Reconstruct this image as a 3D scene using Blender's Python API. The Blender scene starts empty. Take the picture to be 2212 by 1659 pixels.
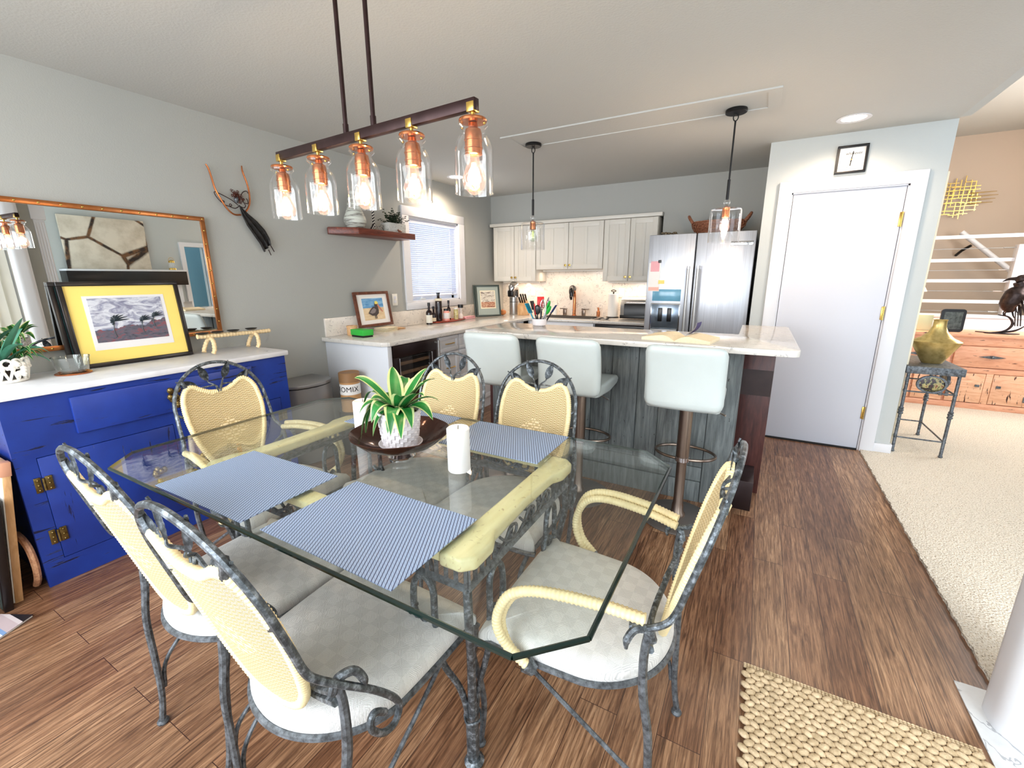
import bpy, bmesh, math, random
from mathutils import Vector, Matrix, Euler
random.seed(7)
S = bpy.context.scene
COL = S.collection
PI = math.pi
R = math.radians

# ------------------------------------------------------------------ camera
yaw, pitch, roll = R(-29.206), R(13.761), R(0.3044)
F = Vector((math.sin(yaw)*math.cos(pitch), math.cos(yaw)*math.cos(pitch), -math.sin(pitch)))
rt = Vector((math.cos(yaw), -math.sin(yaw), 0)); dn = F.cross(rt)
r2 = rt*math.cos(roll)+dn*math.sin(roll); d2 = -rt*math.sin(roll)+dn*math.cos(roll)
cam = bpy.data.cameras.new('camera'); cam.sensor_width = 36; cam.lens = 36*937.44/2212
cam.clip_start = .02
co = bpy.data.objects.new('camera', cam); COL.objects.link(co)
co.matrix_world = Matrix(((r2.x, -d2.x, -F.x, 0), (r2.y, -d2.y, -F.y, 0), (r2.z, -d2.z, -F.z, 1.4), (0, 0, 0, 1)))
S.camera = co

# ------------------------------------------------------------------ view, world, daylight
S.view_settings.view_transform = 'Standard'; S.view_settings.look = 'None'
S.view_settings.gamma = 1; S.view_settings.use_curve_mapping = False
S.view_settings.exposure = 0.22
w = bpy.data.worlds.new('sky'); S.world = w; w.use_nodes = True
nt = w.node_tree; bg = nt.nodes['Background']
bg.inputs[0].default_value = (.78, .88, 1, 1); bg.inputs[1].default_value = 3.0

def area(name, loc, rot, sx, sy, power, color=(1, 1, 1)):
    l = bpy.data.lights.new(name, 'AREA'); l.shape = 'RECTANGLE'; l.size = sx; l.size_y = sy
    l.energy = power; l.color = color
    o = bpy.data.objects.new(name, l); COL.objects.link(o); o.location = loc; o.rotation_euler = rot
    return o
def point(name, loc, power, color, rad=.03):
    l = bpy.data.lights.new(name, 'POINT'); l.energy = power; l.color = color; l.shadow_soft_size = rad
    o = bpy.data.objects.new(name, l); COL.objects.link(o); o.location = loc
    return o
# daylight entering by the big windows behind the camera, the sliding door and kitchen window, plus an added living room fill
area('daylight_front_window', (-1.75, -1.35, 1.55), (R(58), 0, 0), 2.9, 2.0, 112, (.95, .98, 1))
area('daylight_sliding_door', (1.35, .2, 1.6), (R(66), 0, R(90)), 2.4, 2.0, 140, (.97, .99, 1))
area('daylight_kitchen_window', (-3.33, 4.02, 1.6), (R(90), 0, R(-90)), .8, .8, 2.2, (.85, .93, 1))
area('living_room_fill', (3.42, 6.0, 1.9), (R(80), 0, R(90)), 1.6, 1.8, 110, (1, .97, .94))  # added lamp to brighten the living room; its wall has no window

# ------------------------------------------------------------------ materials
def c(r, g, b):
    f = lambda v: ((v/255+.055)/1.055)**2.4 if v/255 > .04045 else v/255/12.92
    return (f(r), f(g), f(b), 1)
class Mt:
    def __init__(s, name, base=(200, 200, 200), rough=.5, metal=0, **kw):
        s.m = bpy.data.materials.new(name); s.m.use_nodes = True; s.t = s.m.node_tree
        s.b = s.t.nodes['Principled BSDF']; s.b.inputs['Base Color'].default_value = c(*base)
        s.b.inputs['Roughness'].default_value = rough; s.b.inputs['Metallic'].default_value = metal
        for k, v in kw.items(): s.b.inputs[k.replace('_', ' ')].default_value = v
    def n(s, kind, **kw):
        x = s.t.nodes.new(kind)
        for k, v in kw.items(): setattr(x, k, v)
        return x
    def lk(s, a, b): s.t.links.new(a, b)
    def put(s, sock, v):
        if isinstance(v, bpy.types.NodeSocket): s.lk(v, sock)
        elif isinstance(v, tuple) and sock.type == 'RGBA' and max(v) > 1.001: sock.default_value = c(*v[:3])
        else: sock.default_value = v
    def co(s, sc=(1, 1, 1), rot=(0, 0, 0), loc=(0, 0, 0), kind='Object'):
        a = s.n('ShaderNodeTexCoord'); b = s.n('ShaderNodeMapping'); s.lk(a.outputs[kind], b.inputs[0])
        b.inputs['Scale'].default_value = sc; b.inputs['Rotation'].default_value = rot; b.inputs['Location'].default_value = loc
        return b.outputs[0]
    def sep(s, v):
        x = s.n('ShaderNodeSeparateXYZ'); s.lk(v, x.inputs[0]); return x.outputs
    def comb(s, x, y, z):
        q = s.n('ShaderNodeCombineXYZ')
        for i, v in enumerate((x, y, z)): s.put(q.inputs[i], v)
        return q.outputs[0]
    def ma(s, op, a, b=0., cc=0.):
        x = s.n('ShaderNodeMath', operation=op); s.put(x.inputs[0], a); s.put(x.inputs[1], b)
        if len(x.inputs) > 2: s.put(x.inputs[2], cc)
        return x.outputs[0]
    def noise(s, v, scale=5, det=4, rough=.55, dist=0):
        x = s.n('ShaderNodeTexNoise'); s.lk(v, x.inputs['Vector']); x.inputs['Scale'].default_value = scale
        x.inputs['Detail'].default_value = det; x.inputs['Roughness'].default_value = rough; x.inputs['Distortion'].default_value = dist
        return x.outputs[0]
    def vor(s, v, scale=5, feat='F1', rnd=1):
        x = s.n('ShaderNodeTexVoronoi', feature=feat); s.lk(v, x.inputs['Vector']); x.inputs['Scale'].default_value = scale
        x.inputs['Randomness'].default_value = rnd
        return x
    def ramp(s, f, stops, interp='LINEAR'):
        x = s.n('ShaderNodeValToRGB'); s.lk(f, x.inputs[0]); e = x.color_ramp.elements; x.color_ramp.interpolation = interp
        while len(e) < len(stops): e.new(.5)
        for i, (p, k) in enumerate(stops):
            e[i].position = p; e[i].color = c(*k) if isinstance(k, tuple) else (k, k, k, 1)
        return x.outputs[0]
    def mix(s, f, a, b, mode='MIX'):
        x = s.n('ShaderNodeMix', data_type='RGBA', blend_type=mode)
        s.put(x.inputs[0], f); s.put(x.inputs[6], a); s.put(x.inputs[7], b)
        return x.outputs[2]
    def col(s, v): s.put(s.b.inputs['Base Color'], v); return s
    def bump(s, h, st=.3, d=.01):
        x = s.n('ShaderNodeBump'); x.inputs['Strength'].default_value = st; x.inputs['Distance'].default_value = d
        s.lk(h, x.inputs['Height']); s.lk(x.outputs[0], s.b.inputs['Normal']); return s

def plain(name, rgb, rough=.5, metal=0, var=0, scale=8, bump=0, bs=60, **kw):
    m = Mt(name, rgb, rough, metal, **kw); v = m.co()
    if var:
        dk = tuple(max(0, q-var) for q in rgb); lt = tuple(min(255, q+var) for q in rgb)
        m.col(m.ramp(m.noise(v, scale, 5), [(.3, dk), (.7, lt)]))
    if bump: m.bump(m.noise(v, bs, 3), bump, .004)
    return m.m
def thin_glass(name, tint=(1, 1, 1), refl=.9):
    m = Mt(name); t = m.t; t.nodes.remove(m.b); o = t.nodes['Material Output']
    a = m.n('ShaderNodeBsdfTransparent'); g = m.n('ShaderNodeBsdfGlossy'); mx = m.n('ShaderNodeMixShader')
    geo = m.n('ShaderNodeNewGeometry'); vm = m.n('ShaderNodeVectorMath', operation='DOT_PRODUCT')
    m.lk(geo.outputs['Normal'], vm.inputs[0]); m.lk(geo.outputs['Incoming'], vm.inputs[1])
    k = m.ma('SUBTRACT', 1., m.ma('ABSOLUTE', vm.outputs['Value']))
    f = m.ma('MULTIPLY', m.ma('ADD', .04, m.ma('MULTIPLY', m.ma('POWER', k, 5.), .96)), refl)
    a.inputs[0].default_value = (*tint, 1); g.inputs['Roughness'].default_value = .01; g.inputs[0].default_value = (1, 1, 1, 1)
    m.lk(f, mx.inputs[0]); m.lk(a.outputs[0], mx.inputs[1]); m.lk(g.outputs[0], mx.inputs[2]); m.lk(mx.outputs[0], o.inputs[0])
    return m.m
def bulb_glass(name):
    m = thin_glass(name, (1, .97, .92), .9); t = m.node_tree; o = t.nodes['Material Output']; src = o.inputs[0].links[0].from_socket
    a = t.nodes.new('ShaderNodeAddShader'); e = t.nodes.new('ShaderNodeEmission'); e.inputs[0].default_value = c(255, 200, 176); e.inputs[1].default_value = .26
    t.links.new(src, a.inputs[0]); t.links.new(e.outputs[0], a.inputs[1]); t.links.new(a.outputs[0], o.inputs[0])
    return m
def emit(name, rgb, st):
    m = Mt(name, rgb, .5); m.b.inputs['Emission Color'].default_value = c(*rgb); m.b.inputs['Emission Strength'].default_value = st
    return m.m

M = {}
# wall paint, ceiling
m = Mt('wall_paint', (171, 172, 167), .85); v = m.co()
m.bump(m.noise(v, 160, 3), .25, .003); M['wall'] = m.m
m = Mt('living_wall_paint', (190, 174, 158), .85); m.bump(m.noise(m.co(), 120, 3), .2, .003); M['wall2'] = m.m
m = Mt('pantry_wall_paint', (190, 194, 192), .8); m.bump(m.noise(m.co(), 160, 3), .2, .003); M['wall3'] = m.m
m = Mt('ceiling_paint', (190, 190, 185), .9); v = m.co()
m.bump(m.noise(v, 95, 4), .35, .004); M['ceil'] = m.m
M['trim'] = plain('white_trim_paint', (222, 223, 227), .42)
M['door'] = plain('white_door_paint', (203, 205, 213), .42)
# plank floor (boards run along y)
m = Mt('wood_plank_floor', rough=.33)
v = m.co(rot=(0, 0, R(90)))
br = m.n('ShaderNodeTexBrick', offset=.37, offset_frequency=2); m.lk(v, br.inputs['Vector'])
br.inputs['Scale'].default_value = 1; br.inputs['Brick Width'].default_value = 1.15; br.inputs['Row Height'].default_value = .127
br.inputs['Mortar Size'].default_value = .0012; br.inputs['Color1'].default_value = (0, 0, 0, 1); br.inputs['Color2'].default_value = (1, 1, 1, 1)
br.inputs['Mortar'].default_value = (.5, .5, .5, 1)
g1 = m.co(sc=(22, 1.3, 22)); off = m.mix(1., g1, br.outputs[0], 'ADD')
gr = m.noise(off, 3.2, 9, .66, 1.2); gr2 = m.noise(m.co(sc=(80, 3, 60)), 2, 5, .7, .5)
big = m.noise(m.co(sc=(3, .8, 3)), 1.6, 3, .5, .6)
base = m.ramp(gr, [(.28, (90, 66, 50)), (.45, (152, 115, 86)), (.6, (192, 154, 120)), (.78, (224, 192, 156))])
tone = m.ramp(br.outputs[0], [(0, (208, 190, 182)), (.5, (240, 232, 226)), (1, (255, 252, 248))])
base = m.mix(1., base, tone, 'MULTIPLY')
base = m.mix(.75, base, m.ramp(gr2, [(.34, (120, 104, 96)), (.58, (255, 255, 255))]), 'MULTIPLY')
base = m.mix(.45, base, m.ramp(big, [(.35, (150, 125, 115)), (.6, (255, 255, 255))]), 'MULTIPLY')
base = m.mix(br.outputs[1], base, (60, 36, 28))
m.col(base); m.bump(m.ma('SUBTRACT', gr2, m.ma('MULTIPLY', br.outputs[1], 1.5)), .18, .002); M['floor'] = m.m
# carpet
m = Mt('berber_carpet', (222, 211, 194), .95); v = m.co()
sp = m.noise(v, 150, 2, .5); sp2 = m.vor(v, 120).outputs[0]
cc = m.ramp(sp, [(.30, (120, 100, 80)), (.38, (212, 200, 180)), (.6, (232, 224, 210))]); m.col(cc)
m.bump(m.ma('ADD', sp2, sp), .9, .006); M['carpet'] = m.m
# quartz
def quartz(name, base=(226, 223, 217), vein=(150, 148, 146), sc=7, dens=.54):
    m = Mt(name, base, .12); v = m.co()
    n1 = m.noise(v, sc, 4, .55, 2.6); d = m.ma('ABSOLUTE', m.ma('SUBTRACT', n1, .5))
    ln = m.ma('LESS_THAN', d, .0095); msk = m.ma('GREATER_THAN', m.noise(m.co(loc=(3, 5, 1)), sc*1.9, 3), dens)
    soft = m.ramp(m.noise(v, 22, 5), [(.3, tuple(q-10 for q in base)), (.7, base)])
    f = m.ma('MULTIPLY', ln, msk); m.col(m.mix(m.ma('MULTIPLY', f, .85), soft, vein)); return m.m
M['quartz'] = quartz('veined_quartz', (222, 218, 211)); M['splash'] = quartz('veined_quartz_splash', (232, 224, 214), (140, 136, 134), 8, .5)
M['marble'] = quartz('marble_tile', (226, 228, 230), (170, 172, 178), 3, .5)
# blue distressed paint
m = Mt('distressed_blue_paint', (28, 54, 138), .35); v = m.co(sc=(8, 1.6, 22))
n1 = m.noise(v, 2.6, 6, .6, .3); cr = m.ramp(n1, [(.355, 1.), (.37, 0.)])
m.col(m.mix(cr, m.ramp(m.noise(m.co(), 6), [(.3, (26, 50, 130)), (.7, (32, 62, 152))]), (18, 24, 62)))
m.bump(m.ma('SUBTRACT', 1., cr), .5, .003); M['blue'] = m.m
m = Mt('distressed_blue_door', (28, 54, 138), .35); n1 = m.noise(m.co(sc=(8, 18, 2.2)), 2.4, 6, .6, .3); cr = m.ramp(n1, [(.33, 1.), (.345, 0.)])
m.col(m.mix(cr, m.ramp(m.noise(m.co(), 6), [(.3, (26, 50, 130)), (.7, (32, 62, 152))]), (20, 28, 78)))
m.bump(m.ma('SUBTRACT', 1., cr), .5, .003); M['blue_v'] = m.m
m = Mt('whitewashed_top', (226, 226, 228), .4); n1 = m.noise(m.co(sc=(5, 1.2, 14)), 3.4, 5, .6, .4)
m.col(m.mix(m.ramp(n1, [(.31, 1.), (.32, 0.)]), m.ramp(m.noise(m.co(), 9), [(.3, (214, 215, 219)), (.7, (232, 233, 236))]), (50, 48, 50)))
M['bluetop'] = m.m
# grey weathered island wood
m = Mt('weathered_grey_wood', rough=.6); v = m.co(sc=(16, 16, 1.5)); n1 = m.noise(v, 3, 7, .62, .6); n2 = m.noise(m.co(sc=(34, 34, 14)), 2.2, 3)
cc = m.ramp(n1, [(.25, (64, 68, 68)), (.5, (104, 110, 110)), (.75, (136, 142, 140))])
m.col(m.mix(m.ramp(n2, [(.27, 1.), (.29, 0.)]), cc, (28, 26, 26))); m.bump(n1, .3, .003); M['greywood'] = m.m
def wood(name, a, b, cc_, sc=(3, 3, 22), rough=.4, s2=3.):
    m = Mt(name, rough=rough); n1 = m.noise(m.co(sc=sc), s2, 7, .6, .8)
    m.col(m.ramp(n1, [(.25, a), (.5, b), (.75, cc_)])); m.bump(n1, .15, .002); return m.m
M['mahog'] = wood('mahogany_panel', (48, 24, 22), (76, 40, 36), (96, 54, 48), (14, 14, 2))
M['shelfwood'] = wood('cherry_shelf_wood', (62, 24, 14), (104, 44, 28), (140, 66, 42), (20, 2, 20))
M['walnut'] = wood('walnut_frame', (70, 36, 24), (104, 58, 40), (130, 78, 54), (10, 10, 10))
M['lightwood'] = wood('light_wood', (190, 140, 92), (214, 168, 118), (232, 192, 146), (10, 10, 3))
m = Mt('pecky_pine', rough=.45); n1 = m.noise(m.co(sc=(3, 3, 16)), 2.4, 6, .6, .8); n2 = m.noise(m.co(sc=(34, 30, 5)), 1.5, 3, .5, .2)
m.col(m.mix(m.ramp(n2, [(.355, 1.), (.375, 0.)]), m.ramp(n1, [(.25, (214, 150, 114)), (.5, (236, 184, 148)), (.75, (246, 204, 170))]), (70, 34, 24)))
m.bump(m.ramp(n2, [(.28, 0.), (.34, 1.)]), .5, .004); M['pine'] = m.m
m = Mt('pecky_pine_rail', rough=.45); n1 = m.noise(m.co(sc=(3, 16, 16)), 2.4, 6, .6, .8); n2 = m.noise(m.co(sc=(6, 30, 40)), 1.4, 3, .5, .2)
m.col(m.mix(m.ramp(n2, [(.32, 1.), (.34, 0.)]), m.ramp(n1, [(.25, (206, 138, 106)), (.5, (230, 168, 134)), (.75, (242, 188, 154))]), (60, 28, 20)))
M['pine_h'] = m.m
M['railwood'] = None
m = Mt('pale_painted_wood', (232, 224, 170), .3); n1 = m.noise(m.co(sc=(30, 6, 30)), 2, 3, .5); n2 = m.noise(m.co(), 60, 3)
m.col(m.mix(m.ramp(n2, [(.3, .6), (.36, 0.)]), m.ramp(n1, [(.3, (230, 219, 166)), (.6, (238, 230, 182))]), (176, 150, 96))); M['railwood'] = m.m
# metals
m = Mt('pewter_iron', rough=.4, metal=.45); n1 = m.noise(m.co(), 70, 5, .65)
m.col(m.ramp(n1, [(.34, (52, 55, 58)), (.52, (88, 94, 98)), (.68, (150, 158, 166))])); m.bump(n1, .3, .002); M['iron'] = m.m
m = Mt('dark_iron', rough=.45, metal=.35); n1 = m.noise(m.co(), 60, 5, .65)
m.col(m.ramp(n1, [(.34, (54, 56, 58)), (.68, (120, 126, 132))])); M['iron2'] = m.m
M['bronze'] = plain('oil_rubbed_bronze', (48, 28, 27), .38, .6, 8, 20)
M['brass'] = plain('brass', (214, 178, 96), .25, 1)
M['brassold'] = plain('aged_brass', (128, 108, 62), .4, .9, 24, 60)
M['gold'] = plain('brushed_gold', (196, 170, 108), .3, .8, 16, 30, .15, 90)
M['copper'] = plain('copper', (208, 132, 88), .25, 1)
M['copperframe'] = plain('copper_frame', (176, 112, 66), .3, .9, 14, 12)
M['black'] = plain('black_metal', (18, 17, 18), .4, .3)
m = Mt('stainless_steel', (196, 200, 208), .36, .62); n1 = m.noise(m.co(sc=(60, 60, .6)), 3, 3); wv = m.noise(m.co(sc=(5, 1, .8)), 1.3, 2)
m.col(m.ramp(n1, [(.3, (188, 192, 200)), (.7, (208, 212, 220))])); m.bump(wv, .35, .02); M['steel'] = m.m
M['steel2'] = plain('brushed_steel', (176, 175, 172), .32, .75)
M['chrome'] = plain('chrome', (214, 214, 216), .12, 1)
M['nickelpost'] = plain('brushed_nickel_bronze', (138, 122, 110), .32, .95)
M['nickelbase'] = plain('brushed_base_metal', (140, 132, 128), .38, .75)
M['darksteel'] = plain('dark_stainless', (52, 40, 40), .3, .6)
M['trash'] = plain('trash_steel', (150, 150, 150), .4, .45)
# wicker panel
def wicker(name, plane='xz'):
    m = Mt(name, (236, 216, 168), .5); v = m.co(); x, y, z = m.sep(v)
    def weave(p, q, duty):
        u = m.ma('DIVIDE', x, p); r = m.ma('DIVIDE', z, q)
        par = m.ma('MODULO', m.ma('ADD', m.ma('FLOOR', u), m.ma('ADD', m.ma('FLOOR', r), 2000.)), 2.)
        hu = m.ma('ABSOLUTE', m.ma('SINE', m.ma('MULTIPLY', u, PI))); hv = m.ma('ABSOLUTE', m.ma('SINE', m.ma('MULTIPLY', r, PI)))
        a = m.ma('MULTIPLY', m.ma('ADD', .35, m.ma('MULTIPLY', hu, .65)), m.ma('POWER', hv, duty))
        bb = m.ma('MULTIPLY', m.ma('SUBTRACT', 1., m.ma('MULTIPLY', hu, .55)), m.ma('POWER', hv, duty))
        return m.ma('ADD', m.ma('MULTIPLY', a, par), m.ma('MULTIPLY', bb, m.ma('SUBTRACT', 1., par)))
    h1 = weave(.0195, .0052, .45); h2 = weave(.034, .0115, .22)
    zz = m.ma('DIVIDE', m.ma('SUBTRACT', z, .70), .062); xx = m.ma('DIVIDE', x, .085)
    e = m.ma('LESS_THAN', m.ma('ADD', m.ma('ABSOLUTE', xx), m.ma('ABSOLUTE', zz)), 1.)
    h = m.ma('ADD', m.ma('MULTIPLY', h2, e), m.ma('MULTIPLY', h1, m.ma('SUBTRACT', 1., e)))
    m.col(m.ramp(h, [(.14, (100, 74, 40)), (.42, (200, 176, 124)), (.8, (238, 220, 178))])); m.bump(h, .8, .004); return m.m
M['wicker'] = wicker('woven_rattan_panel')
M['rattan'] = plain('rattan_wrap', (238, 220, 172), .45, 0, 8, 40)
# seat fabric : squares of fine weave in alternating directions
m = Mt('woven_seat_fabric', (206, 204, 200), .8); v = m.co(); x, y, z = m.sep(v)
u = m.ma('DIVIDE', x, .036); r = m.ma('DIVIDE', y, .036)
par = m.ma('MODULO', m.ma('ADD', m.ma('FLOOR', u), m.ma('ADD', m.ma('FLOOR', r), 200.)), 2.)
fx = m.ma('ABSOLUTE', m.ma('SUBTRACT', m.ma('FRACT', m.ma('ADD', u, 50.)), .5)); fy = m.ma('ABSOLUTE', m.ma('SUBTRACT', m.ma('FRACT', m.ma('ADD', r, 50.)), .5))
dm = m.ma('ADD', fx, fy); dm2 = m.ma('SUBTRACT', fx, fy)
pat = m.ma('ADD', m.ma('MULTIPLY', dm, par), m.ma('MULTIPLY', dm2, m.ma('SUBTRACT', 1., par)))
wv = m.ma('SINE', m.ma('MULTIPLY', pat, 58.)); fine = m.ma('MULTIPLY', m.ma('SINE', m.ma('MULTIPLY', x, 2600.)), m.ma('SINE', m.ma('MULTIPLY', y, 2600.)))
hh = m.ma('ADD', wv, fine); tone = m.ma('ADD', m.ma('MULTIPLY', par, .12), m.ma('MULTIPLY', hh, .16))
m.col(m.ramp(m.ma('ADD', tone, .45), [(.1, (176, 176, 175)), (.5, (216, 215, 212)), (.9, (236, 235, 233))])); m.bump(hh, .35, .002); M['fabric'] = m.m
# placemat : slanted dark cords crossed by thin pale seams
m = Mt('blue_woven_vinyl', rough=.5); v = m.co(); x, y, z = m.sep(v)
def fam(k_, p_): return m.ma('ABSOLUTE', m.ma('SUBTRACT', m.ma('FRACT', m.ma('ADD', m.ma('DIVIDE', m.ma('ADD', x, m.ma('MULTIPLY', y, k_)), p_), 100.)), .5))
l1 = fam(.53, .0102); l2 = fam(1.45, .0105)
d1 = m.ma('GREATER_THAN', l1, .385); d2_ = m.ma('GREATER_THAN', l2, .445)
dark = m.ma('MAXIMUM', d1, m.ma('MULTIPLY', d2_, .5))
m.col(m.mix(dark, (154, 177, 210), (38, 52, 92))); m.bump(m.ma('SUBTRACT', 1., dark), .4, .002); M['mat'] = m.m
# assorted
M['leather'] = plain('white_leather', (196, 204, 202), .38, 0, 3, 5, .1, 200)
M['cab'] = plain('cabinet_paint', (222, 218, 208), .4); M['cabl'] = plain('white_cabinet_paint', (214, 218, 224), .4)
M['blackpl'] = plain('black_plastic', (16, 15, 16), .3); M['darkgap'] = plain('dark_recess', (14, 12, 12), .8)
M['glass'] = thin_glass('clear_glass', (.98, .98, .98), 1.4); M['tglass'] = thin_glass('tempered_table_glass', (.96, .983, .975), 1.1)
m = Mt('glass_edge', (14, 34, 30), .12, 0); M['gedge'] = m.m
M['dish'] = thin_glass('thick_clear_glass', (.93, .96, .95), 3.); M['pane'] = thin_glass('window_glass', (.95, .98, 1), .8)
M['wax'] = plain('white_wax', (240, 240, 240), .45, Subsurface_Weight=.15) if False else plain('white_wax', (240, 240, 240), .45)
M['ceramic'] = plain('white_ceramic', (236, 230, 232), .25); M['soil'] = plain('potting_soil', (46, 34, 26), .9, 0, 14, 60, .6, 90)
M['pebble'] = plain('pale_pebbles', (222, 214, 202), .6, 0, 12, 40)
M['leafg'] = plain('leaf_green', (24, 112, 44), .35, 0, 20, 14); M['leafc'] = plain('leaf_cream', (192, 206, 142), .4, 0, 10, 30)
M['leafd'] = plain('dark_leaf', (28, 44, 24), .5, 0, 12, 40); M['leafa'] = plain('agave_leaf', (72, 138, 112), .4, 0, 18, 10)
M['red'] = plain('red_silicone', (222, 32, 30), .4); M['green'] = plain('green_silicone', (34, 178, 66), .4); M['teal'] = plain('teal_silicone', (28, 150, 178), .4)
M['limebox'] = plain('green_card_box', (48, 178, 62), .5); M['paper'] = plain('white_paper', (240, 238, 234), .7)
M['orange'] = plain('orange_ceramic', (240, 150, 86), .4, 0, 8, 30); M['pink'] = plain('pink_card', (232, 170, 176), .6)
M['cork'] = plain('kraft_tube', (196, 148, 96), .6, 0, 6, 30); M['rope'] = plain('twisted_rope', (232, 206, 160), .75, 0, 16, 90, .5, 200)
M['wine'] = plain('bottle_glass_dark', (30, 14, 14), .08); M['label'] = plain('bottle_label', (232, 228, 214), .6)
M['cream'] = plain('cream_card', (238, 226, 196), .7); M['plastic_w'] = plain('white_plastic', (236, 234, 226), .35)
M['blind'] = plain('white_blind_slat', (222, 226, 240), .45); M['vblind'] = plain('vertical_blind_vane', (214, 210, 198), .6, 0, 6, 3)
M['basket'] = plain('brown_willow', (126, 74, 46), .6, 0, 34, 90, .6, 160)
M['jute'] = plain('jute_rope', (208, 184, 148), .85, 0, 26, 45, .6, 300)
M['bowl'] = plain('bronze_glazed_bowl', (70, 42, 34), .12, .55, 12, 12, .25, 26)

# ------------------------------------------------------------------ mesh helpers
class MB:
    def __init__(s): s.b = bmesh.new()
    def _add(s, t, T=None, mi=0):
        if T is not None: t.transform(T)
        vm = {v: s.b.verts.new(v.co) for v in t.verts}
        for f in t.faces:
            try:
                g = s.b.faces.new([vm[v] for v in f.verts]); g.material_index = mi if mi is not None else f.material_index; g.smooth = True
            except ValueError: pass
        t.free(); return s
    def box(s, x0, x1, y0, y1, z0, z1, bv=0, mi=0, T=None, seg=2):
        t = bmesh.new(); bmesh.ops.create_cube(t, size=1)
        for v in t.verts: v.co = Vector(((x0+x1)/2+v.co.x*(x1-x0), (y0+y1)/2+v.co.y*(y1-y0), (z0+z1)/2+v.co.z*(z1-z0)))
        if bv: bmesh.ops.bevel(t, geom=t.edges[:], offset=bv, segments=seg, affect='EDGES', profile=.5)
        return s._add(t, T, mi)
    def prism(s, pts, a0, a1, ax='z', mi=0, T=None, bv=0):
        t = bmesh.new()
        def P(p, a): return {'z': (p[0], p[1], a), 'y': (p[0], a, p[1]), 'x': (a, p[0], p[1])}[ax]
        lo = [t.verts.new(P(p, a0)) for p in pts]; hi = [t.verts.new(P(p, a1)) for p in pts]
        n = len(pts); t.faces.new(lo[::-1]); t.faces.new(hi)
        for i in range(n): t.faces.new((lo[i], lo[(i+1) % n], hi[(i+1) % n], hi[i]))
        bmesh.ops.recalc_face_normals(t, faces=t.faces[:])
        if bv: bmesh.ops.bevel(t, geom=t.edges[:], offset=bv, segments=2, affect='EDGES', profile=.5)
        return s._add(t, T, mi)
    def lathe(s, pr, cen=(0, 0, 0), seg=28, mi=0, T=None, close=False, fn=None):
        t = bmesh.new(); rings = []
        for r, z in pr:
            if r < 1e-6: rings.append([t.verts.new((0, 0, z))])
            else:
                rings.append([t.verts.new(((r*(fn(2*PI*k/seg, z) if fn else 1))*math.cos(2*PI*k/seg), (r*(fn(2*PI*k/seg, z) if fn else 1))*math.sin(2*PI*k/seg), z)) for k in range(seg)])
        if close: rings.append(rings[0])
        for a, b in zip(rings, rings[1:]):
            for k in range(seg):
                k2 = (k+1) % seg
                q = ([a[k], a[k2]] if len(a) > 1 else [a[0]])+([b[k2], b[k]] if len(b) > 1 else [b[0]])
                if len(q) > 2: t.faces.new(q)
        T2 = Matrix.Translation(cen)
        return s._add(t, (T @ T2) if T is not None else T2, mi)
    def cyl(s, p0, p1, r0, r1=None, seg=16, mi=0):
        return s.tube([p0, p1], [r0, r0 if r1 is None else r1], seg, mi=mi, sm=1)
    def sphere(s, cen, r, sc=(1, 1, 1), seg=16, mi=0, T=None):
        t = bmesh.new(); bmesh.ops.create_uvsphere(t, u_segments=seg, v_segments=max(6, seg//2), radius=1)
        T2 = Matrix.Translation(cen) @ Matrix.Diagonal((r*sc[0], r*sc[1], r*sc[2], 1))
        return s._add(t, (T @ T2) if T is not None else T2, mi)
    def tube(s, pts, r, seg=8, closed=False, sm=6, mi=0, T=None, flat=1, wrap=None):
        P = [Vector(p) for p in pts]; rr = r if isinstance(r, (list, tuple)) else [r]*len(P)
        if sm > 1 and len(P) > 2: P, rr = catmull(P, rr, sm, closed)
        if wrap:                                     # wrapped cane: rings of changing radius
            P, rr = resample(P, rr, wrap, closed); rr = [q*(1+.055*(1 if (i % 4) < 2 else -1.6)) for i, q in enumerate(rr)]
        n = len(P); t = bmesh.new(); rings = []
        def tan(i):
            a = P[(i-1) % n] if (closed or i > 0) else P[i]; b = P[(i+1) % n] if (closed or i < n-1) else P[i]
            d = b-a; return d.normalized() if d.length > 1e-9 else Vector((0, 0, 1))
        T0 = tan(0); up = Vector((0, 0, 1)) if abs(T0.z) < .9 else Vector((0, 1, 0))
        N = (up-T0*up.dot(T0)).normalized()
        for i in range(n):
            ti = tan(i); N = N-ti*N.dot(ti)
            N = N.normalized() if N.length > 1e-6 else ti.orthogonal().normalized()
            B = ti.cross(N)
            rings.append([t.verts.new(P[i]+(N*math.cos(2*PI*k/seg)+B*math.sin(2*PI*k/seg)*flat)*rr[i]) for k in range(seg)])
        m = n if closed else n-1
        for i in range(m):
            a, b = rings[i], rings[(i+1) % n]
            for k in range(seg): t.faces.new((a[k], a[(k+1) % seg], b[(k+1) % seg], b[k]))
        if not closed:
            t.faces.new(rings[0][::-1]); t.faces.new(rings[-1])
        return s._add(t, T, mi)
    def strip(s, fn, nu, nv, mi=None, T=None, both=0):
        """grid surface fn(u,v)->(x,y,z); mi may be a function of v"""
        t = bmesh.new(); g = [[t.verts.new(fn(i/nu, j/nv)) for j in range(nv+1)] for i in range(nu+1)]
        for i in range(nu):
            for j in range(nv):
                f = t.faces.new((g[i][j], g[i+1][j], g[i+1][j+1], g[i][j+1])); f.material_index = mi(j) if callable(mi) else (mi or 0)
        if both:
            bmesh.ops.solidify(t, geom=t.faces[:], thickness=both)
        return s._add(t, T, None)
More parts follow.
